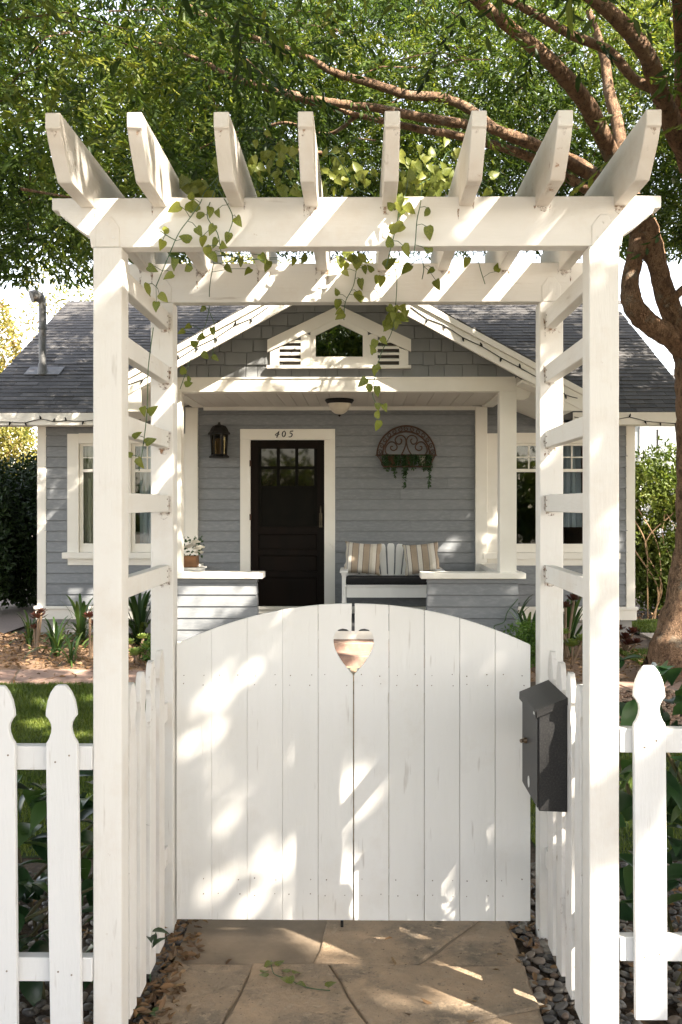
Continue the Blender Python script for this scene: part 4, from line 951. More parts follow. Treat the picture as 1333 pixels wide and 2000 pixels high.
# ------------------------------------------------------------------ string lights, meter box
def lights(pts, label, sag=.02, step=.16, nm='string_lights'):
    root = thing(nm, pts[0], label, 'string lights'); P_ = []
    for a, b in zip(pts, pts[1:]):
        a, b = Vector(a), Vector(b); m = max(2, int((b-a).length/step))
        for i in range(m): P_.append(a+(b-a)*i/m+Vector((0,0,random.uniform(-sag,sag)*.6-sag*math.sin(i/m*math.pi*3)**2)))
    P_.append(Vector(pts[-1])); obj('wire', G().tube(spline(P_, 2), .0048, 5), BLACKM, root)
    for p in P_[1:-1]:
        d = Vector((random.uniform(-.5,.5), -.25, random.choice((-1,-1,1)))).normalized(); obj('bulb', G().tube([p, p+d*.025, p+d*.045], [.010,.011,.004], 6), BLACKM, root)
for s in (-1, 1):
    side_n = 'left' if s < 0 else 'right'
    lights([(PXC+s*x, YR-.028, pz(PXC+s*x, .135)) for x in (.75,1.1,1.5,1.9,2.25,2.5)], 'dark wire of small bulbs along the %s slope of the porch gable' % side_n)
lights([(WX(p, EY-.03), EY-.03, EZ-.10+dz) for p, dz in ((-60,0),(20,-.02),(80,.0),(130,-.01),(196,.01))], 'dark wire of small bulbs under the left roof eave')
lights([(WX(p, EY-.03), EY-.03, EZ-.085+dz) for p, dz in ((1122,.02),(1180,.0),(1230,.01),(1290,-.045),(1350,-.06))], 'dark wire of small bulbs under the right roof eave')
mp = W(66, 960, YW+.5); mt = thing('electric_meter', (mp.x, mp.y, mp.z-.1), 'small pale round meter box on the left end of the cottage', 'meter')
GREYB = pmat('meter_grey', (.55,.54,.50), (.46,.45,.42), 8, (1,1,1), .5, .1, 30, .002)
obj('box', G().box(HX0-.09, HX0-.002, mp.y-.14, mp.y+.14, mp.z-.16, mp.z+.12), GREYB, mt, bevel=.02); g = G(); g.tube([(HX0-.07,mp.y-.17,mp.z+.02),(HX0-.07,mp.y-.12,mp.z+.02)], .062, 14); obj('dial', g, GREYB, mt, bevel=.01)

# ------------------------------------------------------------------ neighbour house
NB = thing('neighbour_house', (7.6, 25, 0), 'pale grey neighbouring house behind the flowering bush on the right', 'house')
PALE = pmat('pale_render', (.33,.36,.35), (.29,.32,.31), 2, (1,1,1), .7, .1, 30, .003)
obj('wall', G().box(6.3, 14, 25, 31, 0, 4.0), PALE, NB); obj('roof', G().prism([(24.6,4.0),(31.4,4.0),(28,5.3)], 'x', 6.0, 14.3), ROOF, NB)
for a, b in ((7.05,7.75),(8.35,9.6)):
    w_ = obj('window', G().box(a-.08, b+.08, 24.95, 24.999, 2.0, 3.62), pmat('white_frame', (.75,.75,.74), (.7,.7,.69), 4, (1,1,1), .5, 0), NB)
    obj('pane', G().box(a, b, 24.935, 24.949, 2.08, 3.54), pmat('bright_pane', (.25,.28,.30), (.2,.23,.25), 3, (1,1,1), .08, 0, spec=.8), w_); obj('muntin', G().box((a+b)/2-.02, (a+b)/2+.02, 24.925, 24.934, 2.08, 3.54), BLACKM, w_)
obj('corner_board', G().box(6.25, 6.42, 24.96, 24.999, 0, 4.0), PALE, NB)

# ------------------------------------------------------------------ the big tree
tree = thing('shade_tree', (3.25, 9.9, 0), 'big leaning tree with reddish bark at right, its canopy arching over the cottage', 'tree')
def limb(pts, nm='branch', n=12, parent=tree):
    P_ = []; Rr = []
    for px, py, Y, w in pts:
        p = W(px, py, Y); P_.append((*p, w*Y/F/2))
    S = spline(P_, 7); q = [Vector(s[:3]) for s in S]; rr = [max(.006, s[3]*(1+.02*math.sin(i*.7)+.02*math.sin(i*1.3+1))) for i, s in enumerate(S)]
    rn = random.Random(int(pts[0][0]*7+pts[-1][1]))
    q = [p+Vector((rn.uniform(-1,1), rn.uniform(-1,1), rn.uniform(-1,1)))*r*.05 for p, r in zip(q, rr)]
    return obj(nm, G().tube(q, rr, n), BARK, parent, smooth=True)
limb([(1340,1335,9.7,180),(1334,1300,9.7,140),(1340,1220,9.75,104),(1358,1110,9.8,90),(1366,1000,9.8,86),(1364,900,9.8,82),(1362,800,9.8,80),(1354,715,9.8,72),(1332,650,9.8,52),(1303,585,9.75,42),(1285,520,9.7,38),(1263,460,9.65,54),(1242,420,9.6,60),(1210,370,9.5,50),(1188,340,9.4,42)], 'trunk', 18)
limb([(1352,690,9.8,60),(1314,660,9.7,46),(1280,640,9.65,42),(1250,615,9.6,42),(1233,585,9.6,40),(1232,545,9.6,34),(1240,505,9.6,34),(1252,460,9.62,40)], 'stem', 14)
limb([(1230,405,9.55,30),(1206,330,9.3,31),(1180,270,9.0,33),(1150,210,8.7,34),(1112,160,8.4,33),(1070,115,8.1,30),(1005,60,7.8,26),(945,12,7.5,23),(860,-60,7.2,19),(740,-150,7.0,11)], 'branch')
limb([(1200,345,9.4,29),(1150,340,9.3,24),(1092,305,9.1,23),(1020,272,8.9,22),(952,250,8.8,20),(880,238,8.7,19),(817,228,8.7,18),(740,212,8.6,16),(667,203,8.6,16),(620,195,8.6,15),(520,172,8.5,14),(440,145,8.4,12),(400,122,8.4,9),(300,80,8.3,5)])
limb([(1180,350,9.4,23),(1120,312,9.5,20),(1060,290,9.6,19),(985,262,9.7,18),(917,213,9.7,18),(860,190,9.7,18),(800,186,9.7,18),(717,160,9.6,16),(650,140,9.5,14),(590,106,9.4,12),(520,82,9.3,10),(450,54,9.2,8),(370,10,9.1,5)])
limb([(1150,372,9.3,20),(1090,335,9.2,20),(1017,300,9.0,18),(952,280,8.9,17),(880,262,8.9,15),(817,252,8.8,14),(700,225,8.7,10),(560,190,8.6,7)])
limb([(1215,300,9.2,27),(1205,235,9.4,24),(1190,180,9.5,22),(1180,110,9.6,18),(1150,20,9.6,12)])
limb([(1364,760,9.8,48),(1380,600,9.6,44),(1372,440,9.3,41),(1345,320,9.0,39),(1312,240,8.7,39),(1290,180,8.4,37),(1262,105,8.1,34),(1207,38,7.8,30),(1150,-10,7.6,27),(1040,-90,7.2,20)])
limb([(1285,175,8.4,22),(1240,155,8.4,19),(1190,100,8.3,19),(1120,70,8.2,18),(1050,30,8.1,16),(980,-5,8.0,14),(880,-40,7.8,8)])
limb([(1376,480,9.4,30),(1350,330,9.2,27),(1332,200,8.8,26),(1330,80,8.3,24),(1320,-40,7.8,20)])
limb([(1300,600,9.7,15),(1340,560,9.6,16),(1400,520,9.4,15)])
limb([(700,225,8.7,8),(640,262,8.9,7),(560,240,9.0,6),(500,255,9.1,5)]); limb([(640,300,9.4,8),(560,290,9.4,6),(520,265,9.4,5)]); limb([(480,330,9.8,6),(380,355,9.9,8),(250,345,9.9,6),(150,320,10,4)])
# limbs that carry the crown over the pavement and the house
trunk_top = W(1372, 440, 9.3)
for tx_, ty_, tz_ in ((6.5,5.5,5.6),(5.0,2.5,5.4),(2.2,1.5,5.6),(6.8,9.5,5.9),(7.5,2.0,5.8),(4.5,-.6,5.8)):
    e_ = Vector((tx_,ty_,tz_)); m1 = trunk_top.lerp(e_, .35)+Vector((0,0,.75)); m2 = trunk_top.lerp(e_, .7)+Vector((random.uniform(-.4,.4),random.uniform(-.4,.4),.55))
    S = spline([(*trunk_top,.08),(*m1,.065),(*m2,.045),(*e_,.015)], 7); obj('branch', G().tube([Vector(s[:3]) for s in S], [max(.01, s[3]) for s in S], 9), BARK, tree, smooth=True)

# crown: drooping sprays of narrow leaves, thinned where the photograph shows sun reaching through
LIT = []
def lit(px, py, Y, r, soft=0): LIT.append((np.array(W(px, py, Y)), r, soft))
for px, py, r, so in ((375,1340,.09,.05),(420,1380,.11,.08),(380,1430,.08,.2),(400,1500,.05,.3),(480,1520,.10,.08),(440,1590,.12,.10),(400,1660,.09,.2),(470,1680,.10,.1),(510,1740,.07,.1),(370,1740,.05,.3),(640,1430,.06,.05),(650,1570,.12,.10),(700,1500,.08,.15),(690,1680,.13,.05),(760,1600,.08,.15),(640,1740,.07,.1),(730,1420,.05,.2),(905,1520,.06,.05),(860,1420,.05,.3),(915,1650,.13,.05),(925,1750,.11,.05),(860,1560,.06,.2),(815,1770,.08,.1),(480,1255,.10,.25),(570,1230,.07,.3),(930,1250,.12,.2),(880,1300,.06,.3),(1000,1450,.06,.2),(990,1600,.05,.2)): lit(px, py, YG, r*1.08, so)
for px in range(520, 1060, 35): lit(px, 555, YB, .11)
for px in range(360, 520, 45): lit(px, 560, YB, .06, .25)
for py in (640,720,800,880,960): lit(1076, py, YB, .10)
for py in (760,800,905,940,1010): lit(325, py, YB, .10)

for q_ in ((150,320,2.85),(190,350,2.95),(310,320,2.85),(350,360,3.0),(470,330,3.0),(620,320,2.9),(120,280,2.7),(280,280,2.7),(445,290,2.75),(610,280,2.75)): lit(q_[0], q_[1], q_[2], .11, .12)
lit(1245,420,YF,.10); lit(1200,450,YF,.06)
for px in range(540,1180,60): lit(px, 430, YF, .09, .12)
for px, py in ((1180,560),(1180,640),(1178,850),(1182,1050),(1180,1290),(1175,1480),(1180,1660),(212,700),(205,1050),(212,1450),(215,1780)): lit(px, py, YF, .055, .2)
for px in (200,330): lit(px, 430, YF, .05, .3)
for px, py, r in ((1170,1940,.10),(1275,1420,.10),(1280,1740,.14),(1230,1860,.12),(10,1850,.06),(150,1790,.05),(1280,1340,.06)): lit(px, py, YF, r)
for px, py, r in ((400,1150,.22),(370,1180,.22),(450,1170,.15),(470,760,.10),(600,755,.12),(560,757,.06),(1000,1135,.06)): lit(px, py, YP, r)
for px, py, r in ((890,1010,.14),(870,1060,.10),(950,1050,.16),(970,1000,.10),(1200,1060,.10),(500,1200,.1)): lit(px, py, YW, r)
for px, py, r in ((430,640,.22),(480,615,.22),(380,680,.22),(900,655,.30),(960,690,.30),(1040,730,.30),(840,620,.25),(1100,760,.25),(300,720,.25),(270,790,.3)): lit(px, py, YR, r)
def gl(px, py, r, z=0): Yg = (EYE-z)*F/(py-CYP); LIT.append((np.array(W(px, py, Yg)), r, 0))
for a in ((535,1840,.10),(600,1860,.10),(450,1870,.07),(800,1830,.06),(840,1880,.07),(900,1890,.05),(720,1955,.06),(850,1970,.07),(620,1880,.06),(1110,1930,.06),(690,1290,.3),(670,1260,.25),(60,1420,.16),(140,1440,.14),(90,1380,.14),(170,1370,.12),(60,1300,.2),(30,1270,.2),(130,1310,.2),(150,1270,.18),(1225,1530,.14),(1215,1600,.1),(1270,1200,.4),(1255,1300,.2),(1232,1340,.2),(100,1280,.12),(200,1280,.2),(270,1290,.2),(680,1310,.2)): gl(*a)
for px, py, Y, r in ((1320,1200,9.7,.15),(1300,1250,9.6,.12),(1240,585,9.5,.12),(1230,540,9.5,.08),(840,185,9.6,.15),(920,215,9.6,.12),(1000,265,8.9,.1),(470,320,3.6,.12),(820,330,3.6,.2),(680,330,3.6,.12),(800,370,3.4,.15)): lit(px, py, Y, r)
rr_ = random.Random(5)
for _ in range(46):
    x_ = rr_.choice((rr_.uniform(-4.8,-2.6), rr_.uniform(2.4,4.1), rr_.uniform(-2.6,2.4))); p_ = roofpt(x_, rr_.uniform(.1,4.6)); LIT.append((np.array(p_), rr_.uniform(.05,.13), rr_.uniform(.05,.3)))
for px, py in ((470,680),(560,640),(880,690),(930,720),(700,590)): lit(px, py, YP, .08, .3)
sd_ = np.array(SUN)
def sunny(C):
    keep = np.ones(len(C), bool)
    for p, r, soft in LIT:
        d = C-p; t = d@sd_; pv = d-t[:,None]*sd_; near = np.linalg.norm(pv, axis=1) < r*1.8; perp = np.full(len(C), 9.); q_ = pv[near]
        perp[near] = np.linalg.norm(q_, axis=1)/(1+.30*np.sin(q_[:,0]*19+p[0]*40)+.28*np.sin(q_[:,2]*23+q_[:,0]*11+p[2]*50)+.2*np.sin(q_@np.array([31.,9.,-37.])+p[1]*30)); keep &= ~((perp < r) & (t < -.3) & (rng.random(len(C)) >= soft))
    return keep
def sprays(base, dirs, length, nl, lsize, droop=.55):
    """leaf bases along drooping twigs"""
    N = len(base); t = (np.arange(nl)+.5)/nl
    B = base[:,None,:]+dirs[:,None,:]*(length[:,None]*t)[:,:,None]; B[:,:,2] -= droop*(length[:,None]*t)**2*1.2
    T = dirs[:,None,:]-np.array([0,0,1.])*(2*droop*1.2*length[:,None]*t)[:,:,None]; T = unit(T)
    sgn = np.where(np.arange(nl) % 2 == 0, 1., -1.)[None,:,None]; sd = unit(np.cross(T, np.array([0.,0.,1.])+rng.normal(0,.35,(N,1,3))))
    A = unit(T*.75+sd*sgn*.75+rng.normal(0,.22,(N,nl,3))-np.array([0,0,.25])); Sv = rng.normal(0,1,(N,nl,3))*.55+np.cross(A, np.array([0,0,1.]))
    return B.reshape(-1,3), A.reshape(-1,3), Sv.reshape(-1,3)
def fbm(X, s, seed):
    r = np.random.default_rng(seed); o = np.zeros(len(X))
    for k in range(5):
        d = r.normal(0,1,(3,))*s*(1.5**k); o += np.sin(X@d+r.random()*6.28)*(.75**k)
    return o/2.2
n = 76000; CX_, CY_ = 1.6, 5.4
pt = np.stack([rng.uniform(-8.5,11,n), rng.uniform(-5,15.8,n), rng.uniform(2.9,8.2,n)], 1)
ed_ = ((pt[:,0]-CX_)/8.8)**2+((pt[:,1]-CY_)/10.4)**2  # crown stretched back behind the camera to keep sky light off the posts
f1, f2 = fbm(pt*np.array([1,1,.4]), .9, 1), fbm(pt, 1.9, 2)
px_ = CXP+27+F*pt[:,0]/np.maximum(pt[:,1], 1.0)
left = np.clip((330-px_)/330, 0, 1)
el = .262+.022*f1-.030*left+.012*f2; el = np.where((px_ > 1180), .25, el)
bot = np.where(pt[:,1] > 4.4, EYE+el*np.abs(pt[:,1]), 4.15-.04*pt[:,1]); bot = np.maximum(bot, 3.15)
top_ = 8.2-2.2*ed_
m = (ed_ < 1) & (pt[:,2] > bot) & (pt[:,2] < np.minimum(top_, bot+3.3)) & (f2+.5*f1 > -.25)
m &= ~((pt[:,1] < 4.6) & (pt[:,2] < 3.55))
pyy = CYP-F*(pt[:,2]-EYE)/np.maximum(pt[:,1], 1.0)     # keep the space in front of the big limbs open
m &= ~((pt[:,1] > 3.6) & (pt[:,1] < 9.9) & (px_ > 360) & (px_ < 1420) & (pyy > -90) & (rng.random(n) < np.clip((px_-300)/500, 0, .93)))
pt = pt[m]
# extra dense boughs, added up the sun's path to shade arbor, garden and house
def boughs(n, x, y, z, h):
    T = np.stack([rng.uniform(*x,n), rng.uniform(*y,n), rng.uniform(*z,n)], 1); hh = rng.uniform(*h, n); t = (hh-T[:,2])/sd_[2]
    q = T+sd_*t[:,None]; return q
ex = np.concatenate([boughs(3000,(-1.7,2.2),(2.6,4.4),(0,2.8),(4.4,6.6)), boughs(1500,(-2.2,-.4),(2.6,4.2),(0,2.4),(4.4,6.2)), boughs(2600,(-4.5,3.5),(4.5,10.4),(0,1.0),(4.6,6.8)), boughs(2600,(-5,4),(10.4,13),(.2,3.2),(5.0,7.2))])
e2 = (EYE+.28*np.abs(ex[:,1])); ex = ex[(ex[:,2] > np.where(ex[:,1] > 4.4, e2, 4.0))]
pe = CXP+27+F*ex[:,0]/np.maximum(ex[:,1], 1.0); ye = CYP-F*(ex[:,2]-EYE)/np.maximum(ex[:,1], 1.0); ex = ex[~((ex[:,1] > 3.6) & (ex[:,1] < 9.9) & (pe > 360) & (pe < 1420) & (ye > -90))]
bk = np.stack([rng.uniform(-2.6,6.5,10500), rng.uniform(10.0,15.0,10500), rng.uniform(0,1,10500)], 1); bk[:,2] = EYE+bk[:,1]*(.265+.30*bk[:,2]); bk = bk[fbm(bk, 1.5, 21) > -.2]
lf = np.stack([rng.uniform(-4.6,-.6,2200), rng.uniform(6.5,12.0,2200), rng.uniform(0,1,2200)], 1); lf[:,2] = EYE+lf[:,1]*(.25+.30*lf[:,2]); lf = lf[fbm(lf, 1.5, 22) > -.1]
ex = np.concatenate([ex, bk, lf])
pt = np.concatenate([pt, ex]); np_ = len(pt)
pxv = CXP+27+F*pt[:,0]/np.maximum(pt[:,1], .5); pyv = CYP-F*(pt[:,2]-EYE)/np.maximum(pt[:,1], .5)
seen = (pt[:,1] > 1.2) & (pxv > -350) & (pxv < 1600) & (pyv > -420)
az = rng.random(np_)*6.283; dirs = unit(np.stack([np.cos(az), np.sin(az), rng.uniform(-.75,.2,np_)], 1))
parts = []
for sel, nl, ls, lw, rng_len in ((seen, 22, (.062,.098), .30, (.35,.75)), (~seen, 15, (.10,.15), .38, (.4,.8))):
    b = pt[sel]; d = dirs[sel]; ln_ = rng.uniform(*rng_len, len(b)); C, A, Sv = sprays(b, d, ln_, nl, ls)
    tone = np.repeat(np.clip(.36+.34*fbm(b, .9, 4)+.10*(b[:,0] > 1.5)+rng.normal(0,.13,len(b)), 0, 1), nl)+rng.normal(0,.10,len(C))  # leaf colour lifted on the right, painting sunlit foliage against a shaded left
    elv = (C[:,2]-EYE)/np.maximum(C[:,1],1); pxl = CXP+27+F*C[:,0]/np.maximum(C[:,1],1)
    kp = sunny(C) & ~((C[:,1] > 4.4) & (elv < np.where((pxl > 420) & (pxl < 1150), .268+.020*np.sin(pxl*.017+C[:,1]), np.where(pxl > 200, .246, .222)))) & ~((C[:,1] < 4.5) & (C[:,1] > 2.3) & (C[:,2] < 3.4))
    C, A, Sv, tone = C[kp], A[kp], Sv[kp], np.clip(tone[kp], 0, 1)
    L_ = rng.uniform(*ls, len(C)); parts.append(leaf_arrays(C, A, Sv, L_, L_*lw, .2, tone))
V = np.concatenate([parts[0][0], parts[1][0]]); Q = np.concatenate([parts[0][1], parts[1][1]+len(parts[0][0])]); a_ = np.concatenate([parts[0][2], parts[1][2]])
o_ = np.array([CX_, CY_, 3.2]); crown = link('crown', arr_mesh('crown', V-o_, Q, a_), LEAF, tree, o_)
print('LEAVES seen/out', len(parts[0][0])//6, len(parts[1][0])//6)
# thin twigs under the canopy
tw = G(); b = pt[seen & (rng.random(np_) < .035)]
for p in b[:420]:
    p = Vector(p); d = Vector((random.uniform(-1,1), random.uniform(-.6,.6), random.uniform(-.5,.15))).normalized(); L = random.uniform(.4,1.1)
    tw.tube([p-d*L*.5, p+Vector((0,0,.05)), p+d*L*.5-Vector((0,0,.06))], [.008,.006,.003], 4, False)
obj('twigs', tw, BARK, tree, kind='stuff')

# ------------------------------------------------------------------ foliage masses behind
def bush(name, label, cat, boxes, n, ls, mat, lw=.4, group=None, stem=True, tall=0):
    """boxes: (cx,cy,cz,rx,ry,rz) lobes"""
    c0 = boxes[0]; zmin = min(b[2]-b[5] for b in boxes); root = thing(name, (c0[0], c0[1], 0), label, cat, group); Cs = []
    vol = np.array([b[3]*b[4]*b[5] for b in boxes]); vol = vol/vol.sum()
    for b, v in zip(boxes, vol):
        k = int(n*v); u = unit(rng.normal(0,1,(k,3)))*(rng.random((k,1))**.28); Cs.append(u*np.array(b[3:6])*(1+.18*fbm(u*3, 1.5, int(b[0]*10) & 255))[:,None]+np.array(b[:3]))
    C = np.concatenate(Cs); C = C[C[:,2] > .03]; k = len(C); A = rng.normal(0,1,(k,3))-np.array([0,.15,.2]); L_ = rng.uniform(*ls, k)
    leaf_obj('crown', C, A, rng.normal(0,1,(k,3)), L_, L_*lw, mat, root, rnd=np.clip(.5+.3*fbm(C, 1.2, 9)+rng.normal(0,.15,k), 0, 1))
    if stem: obj('trunk', G().tube([(c0[0],c0[1],-.02),(c0[0]+.03,c0[1],c0[2]*.5),(c0[0],c0[1],c0[2])], [.07+tall*.02,.05+tall*.02,.03], 8), BARK, root)
    return root
bush('hedge', 'tall dark green clipped hedge left of the cottage', 'hedge', [(-6.3,15.0,1.2,1.25,.9,1.25),(-5.3,16.2,1.2,.9,.9,1.30),(-7.6,14.6,1.2,1.2,.9,1.25)], 60000, (.07,.11), LEAF_DK, .5)
bush('background_tree', 'golden sunlit tree beyond the dark hedge at the left edge', 'tree', [(-8.25,21,4.2,1.15,1.3,2.1),(-9.9,21,3.2,1.6,1.5,2.6),(-7.6,21,2.5,1.0,1.2,1.2)], 40000, (.08,.13), LEAF_BG, .4, tall=3)
bush('background_tree', 'pale slender tree showing above the left roof ridge', 'tree', [(-8.6,27,6.9,.8,.7,1.5),(-7.6,27,7.3,.7,.6,.9),(-8.2,27,5.4,1.0,.7,1.0),(-6.8,27,6.9,.8,.7,.7)], 1500, (.10,.16), LEAF_BG, .4, tall=4)
bush('background_tree', 'sunny tree glimpsed behind the roof between the arbor beams', 'tree', [(-3.3,26,7.2,2.2,1.2,1.1),(.3,26,7.4,1.5,1.2,.7)], 5000, (.10,.16), LEAF_BG, .4, tall=4)
FLW = [(.05,.085,.015),(.085,.125,.022),(.13,.165,.03),(.20,.21,.05)]
bush('flowering_bush', 'sunlit bush with pale blue flowers right of the cottage', 'bush', [(4.6,15.2,1.55,.95,.7,.95),(4.9,14.9,.7,.9,.5,.75),(5.3,15.6,1.1,1.0,.8,1.1),(4.5,15.0,.85,.55,.6,.7),(6.4,16,1.3,1.1,.8,1.2)], 70000, (.06,.10), leafmat('plumbago_leaf', FLW, .35), .4)
fl = [o for o in COL.objects if o.name.startswith('flowering_bush')][0]
PET = leafmat('pale_blue_petal', [(.52,.55,.74),(.62,.65,.82),(.74,.74,.85)], .3)
for i in range(46):
    a = random.uniform(-1.0,.7); c = np.array([4.75+a*.75+random.uniform(0,.5), 14.55+random.uniform(-.12,.3), 1.9+random.uniform(-.75,.62)]); k = 22
    leaf_obj('flower_cluster', c+rng.normal(0,.035,(k,3)), rng.normal(0,1,(k,3))+np.array([0,-.6,.3]), rng.normal(0,1,(k,3)), .034, .028, PET, fl)
st = G()
for i in range(14):
    x = 4.1+random.random()*1.3; st.tube(spline([(x,14.6,0),(x+random.uniform(-.15,.15),14.5,.5),(x+random.uniform(-.4,.4),14.55,1.1),(x+random.uniform(-.6,.6),14.6,1.6)], 4), .010, 5)
obj('stems', st, pmat('dry_stem', (.30,.20,.11), (.22,.14,.08), 6, (1,1,1), .8, 0), fl, kind='stuff')

for x_, l_ in [(q_, 'unseen leafy street tree added across the road to block low sky') for q_ in (-13, -4, 5, 14)]:
    bush('sky_block_hedge', l_.replace('street tree','hedge'), 'hedge', [(x_,-15,1.9,4.6,2,1.9),(x_+1.5,-14,1.4,3.4,2.0,1.4)], 3600, (.30,.45), LEAF, .45, 'added hedges blocking low sky')  # unseen hedges, added to cut the low sky light from behind the camera

# ------------------------------------------------------------------ lawns, gravel, litter
def lawn(label, rects, n, avoid=None):
    P_ = np.concatenate([np.stack([rng.uniform(r[0],r[1],int(n*r[4])), rng.uniform(r[2],r[3],int(n*r[4]))], 1) for r in rects])
    if avoid is not None: P_ = P_[~avoid(P_)]
    k = len(P_); C = np.concatenate([P_, np.zeros((k,1))], 1); h = rng.uniform(.025,.050,k)*(.75+.5*(P_[:,1] > 8)); A = np.stack([rng.normal(0,.35,k), rng.normal(0,.35,k), np.ones(k)], 1)
    S = unit(rng.normal(0,1,(k,3))); S[:,2] = 0; S = unit(S); w = (.0022+.0007*np.clip(P_[:,1]-4,0,8))[:,None]
    V = np.stack([C-S*w, C+S*w, C+unit(A)*h[:,None]], 1).reshape(-1,3); Fq = np.arange(3*k).reshape(-1,3)
    o = link('lawn', arr_mesh('lawn', V, Fq, np.clip(.45+.25*fbm(C, 2.5, 12)+rng.normal(0,.2,k),0,1)), GRASS, None, (0,0,0), kind='stuff'); o['label'] = label; o['category'] = 'grass'
    return o
TURF = pmat('turf_base', (.05,.075,.02), (.035,.055,.016), 8, (1,1,1), .95, .5, 60, .01, rand=False)
sheet('turf', -5.4, -.95, 4.7, 9.1, -.006, TURF); sheet('turf', .85, 5.4, 4.7, 7.3, -.006, TURF); sheet('turf', 2.9, 7, 9.4, 11.35, -.006, TURF); sheet('turf', 3.6, 7.5, 12.95, 14.3, -.006, TURF)
lawn('short green lawn on the left between fence and cross path', [(-3.4,-.95,4.7,9.1,1)], 90000)
lawn('green lawn on the right behind the fence', [(.85,3.2,4.7,7.3,.5),(2.9,4.2,9.4,11.35,.3),(3.65,5.2,12.95,14.2,.2)], 70000)
PEB = pmat('river_pebble', (.085,.083,.082), (.15,.145,.138), 60, (1,1,1), .55, .2, 90, .002, rand=False)
def icos():
    t = (1+5**.5)/2; v = unit(np.array([(-1,t,0),(1,t,0),(-1,-t,0),(1,-t,0),(0,-1,t),(0,1,t),(0,-1,-t),(0,1,-t),(t,0,-1),(t,0,1),(-t,0,-1),(-t,0,1)], float))
    f = [(0,11,5),(0,5,1),(0,1,7),(0,7,10),(0,10,11),(1,5,9),(5,11,4),(11,10,2),(10,7,6),(7,1,8),(3,9,4),(3,4,2),(3,2,6),(3,6,8),(3,8,9),(4,9,5),(2,4,11),(6,2,10),(8,6,7),(9,8,1)]
    v = v.tolist(); c = {}; nf = []
    def mid(a, b):
        k = (min(a,b), max(a,b))
        if k not in c: m = unit(np.array(v[a])+np.array(v[b])); v.append(m.tolist()); c[k] = len(v)-1
        return c[k]
    for a, b, d in f: ab, bd, da = mid(a,b), mid(b,d), mid(d,a); nf += [(a,ab,da),(b,bd,ab),(d,da,bd),(ab,bd,da)]
    return np.array(v), np.array(nf)
IV, IF = icos()
def pebbles(label, rects, n, size, mat):
    P_ = np.concatenate([np.stack([rng.uniform(r[0],r[1],int(n*r[4])), rng.uniform(r[2],r[3],int(n*r[4]))], 1) for r in rects]); k = len(P_)
    s = rng.uniform(*size, k); az_ = rng.random(k)*6.28; e = np.stack([s*rng.uniform(.9,1.5,k), s*rng.uniform(.7,1.0,k), s*rng.uniform(.4,.7,k)], 1)
    q = IV[None]*e[:,None,:]*(1+.07*rng.normal(0,1,(k,len(IV),1))*0.6); ca, sa = np.cos(az_)[:,None], np.sin(az_)[:,None]
    til = rng.normal(0,.35,k)[:,None]; X = q[:,:,0]*ca-q[:,:,1]*sa; Yv = q[:,:,0]*sa+q[:,:,1]*ca; Z = q[:,:,2]+X*til*.5
    V = np.stack([X+P_[:,0:1], Yv+P_[:,1:2], Z+(e[:,2]*.7+rng.uniform(-.006,.012,k))[:,None]], 2).reshape(-1,3); Fq = (IF[None]+(np.arange(k)*len(IV))[:,None,None]).reshape(-1,3)
    me = arr_mesh('gravel', V, Fq, np.repeat(rng.random(k), len(IF))); smooth_mesh(me, 80); o = link('gravel', me, mat, None, (0,0,0), kind='stuff'); o['label'] = label; o['category'] = 'gravel'
PEBM = leafmat('pebble_tone', [(.05,.046,.042),(.09,.082,.074),(.14,.125,.105),(.20,.175,.14),(.15,.10,.07)], 0, .5); 
pebbles('dark river pebbles along both edges of the gate path', [(-.82,-.68,2.9,4.6,.14),(.585,1.9,2.9,4.6,.60),(-1.9,-.82,2.9,4.5,.26)], 4200, (.011,.021), PEBM)
PEBB = leafmat('brown_gravel_tone', [(.30,.19,.12),(.22,.13,.085),(.38,.27,.19),(.17,.11,.08)], 0, .7)
pebbles('brown gravel and chips beyond the right lawn', [(1.9,4.6,7.3,8.9,1)], 3600, (.012,.026), PEBB)
def litter(label, rects, n, ls, z=.012):
    P_ = np.concatenate([np.stack([rng.uniform(r[0],r[1],int(n*r[4])), rng.uniform(r[2],r[3],int(n*r[4])), z+rng.random(int(n*r[4]))*r[5]], 1) for r in rects]); k = len(P_)
    A = np.stack([rng.normal(0,1,k), rng.normal(0,1,k), rng.normal(0,.25,k)], 1); S = np.stack([rng.normal(0,1,k), rng.normal(0,1,k), rng.normal(0,.35,k)], 1); L_ = rng.uniform(*ls, k)
    o = leaf_obj('leaf_litter', P_, A, S, L_, L_*.38, DRY, None, .35, kind='stuff'); o['label'] = label; o['category'] = 'fallen leaves'
litter('dry brown leaves scattered over pebbles and path edges', [(-.84,-.60,2.9,4.2,.55,.03),(.56,1.6,2.9,4.3,.25,.035),(-1.6,-.84,3,4.6,.12,.03),(-.6,.56,3.0,3.8,.016,.012)], 900, (.03,.055), .022)
litter('brown leaf litter in the planting beds by the cottage', [(-4.7,-.75,9.9,12.6,.7,.05),(1.5,3.2,9.3,12.6,.2,.05),(-6.5,-2,9.0,10.0,.04,.02),(3.9,6.5,14.3,15.2,.1,.06)], 3800, (.04,.075))

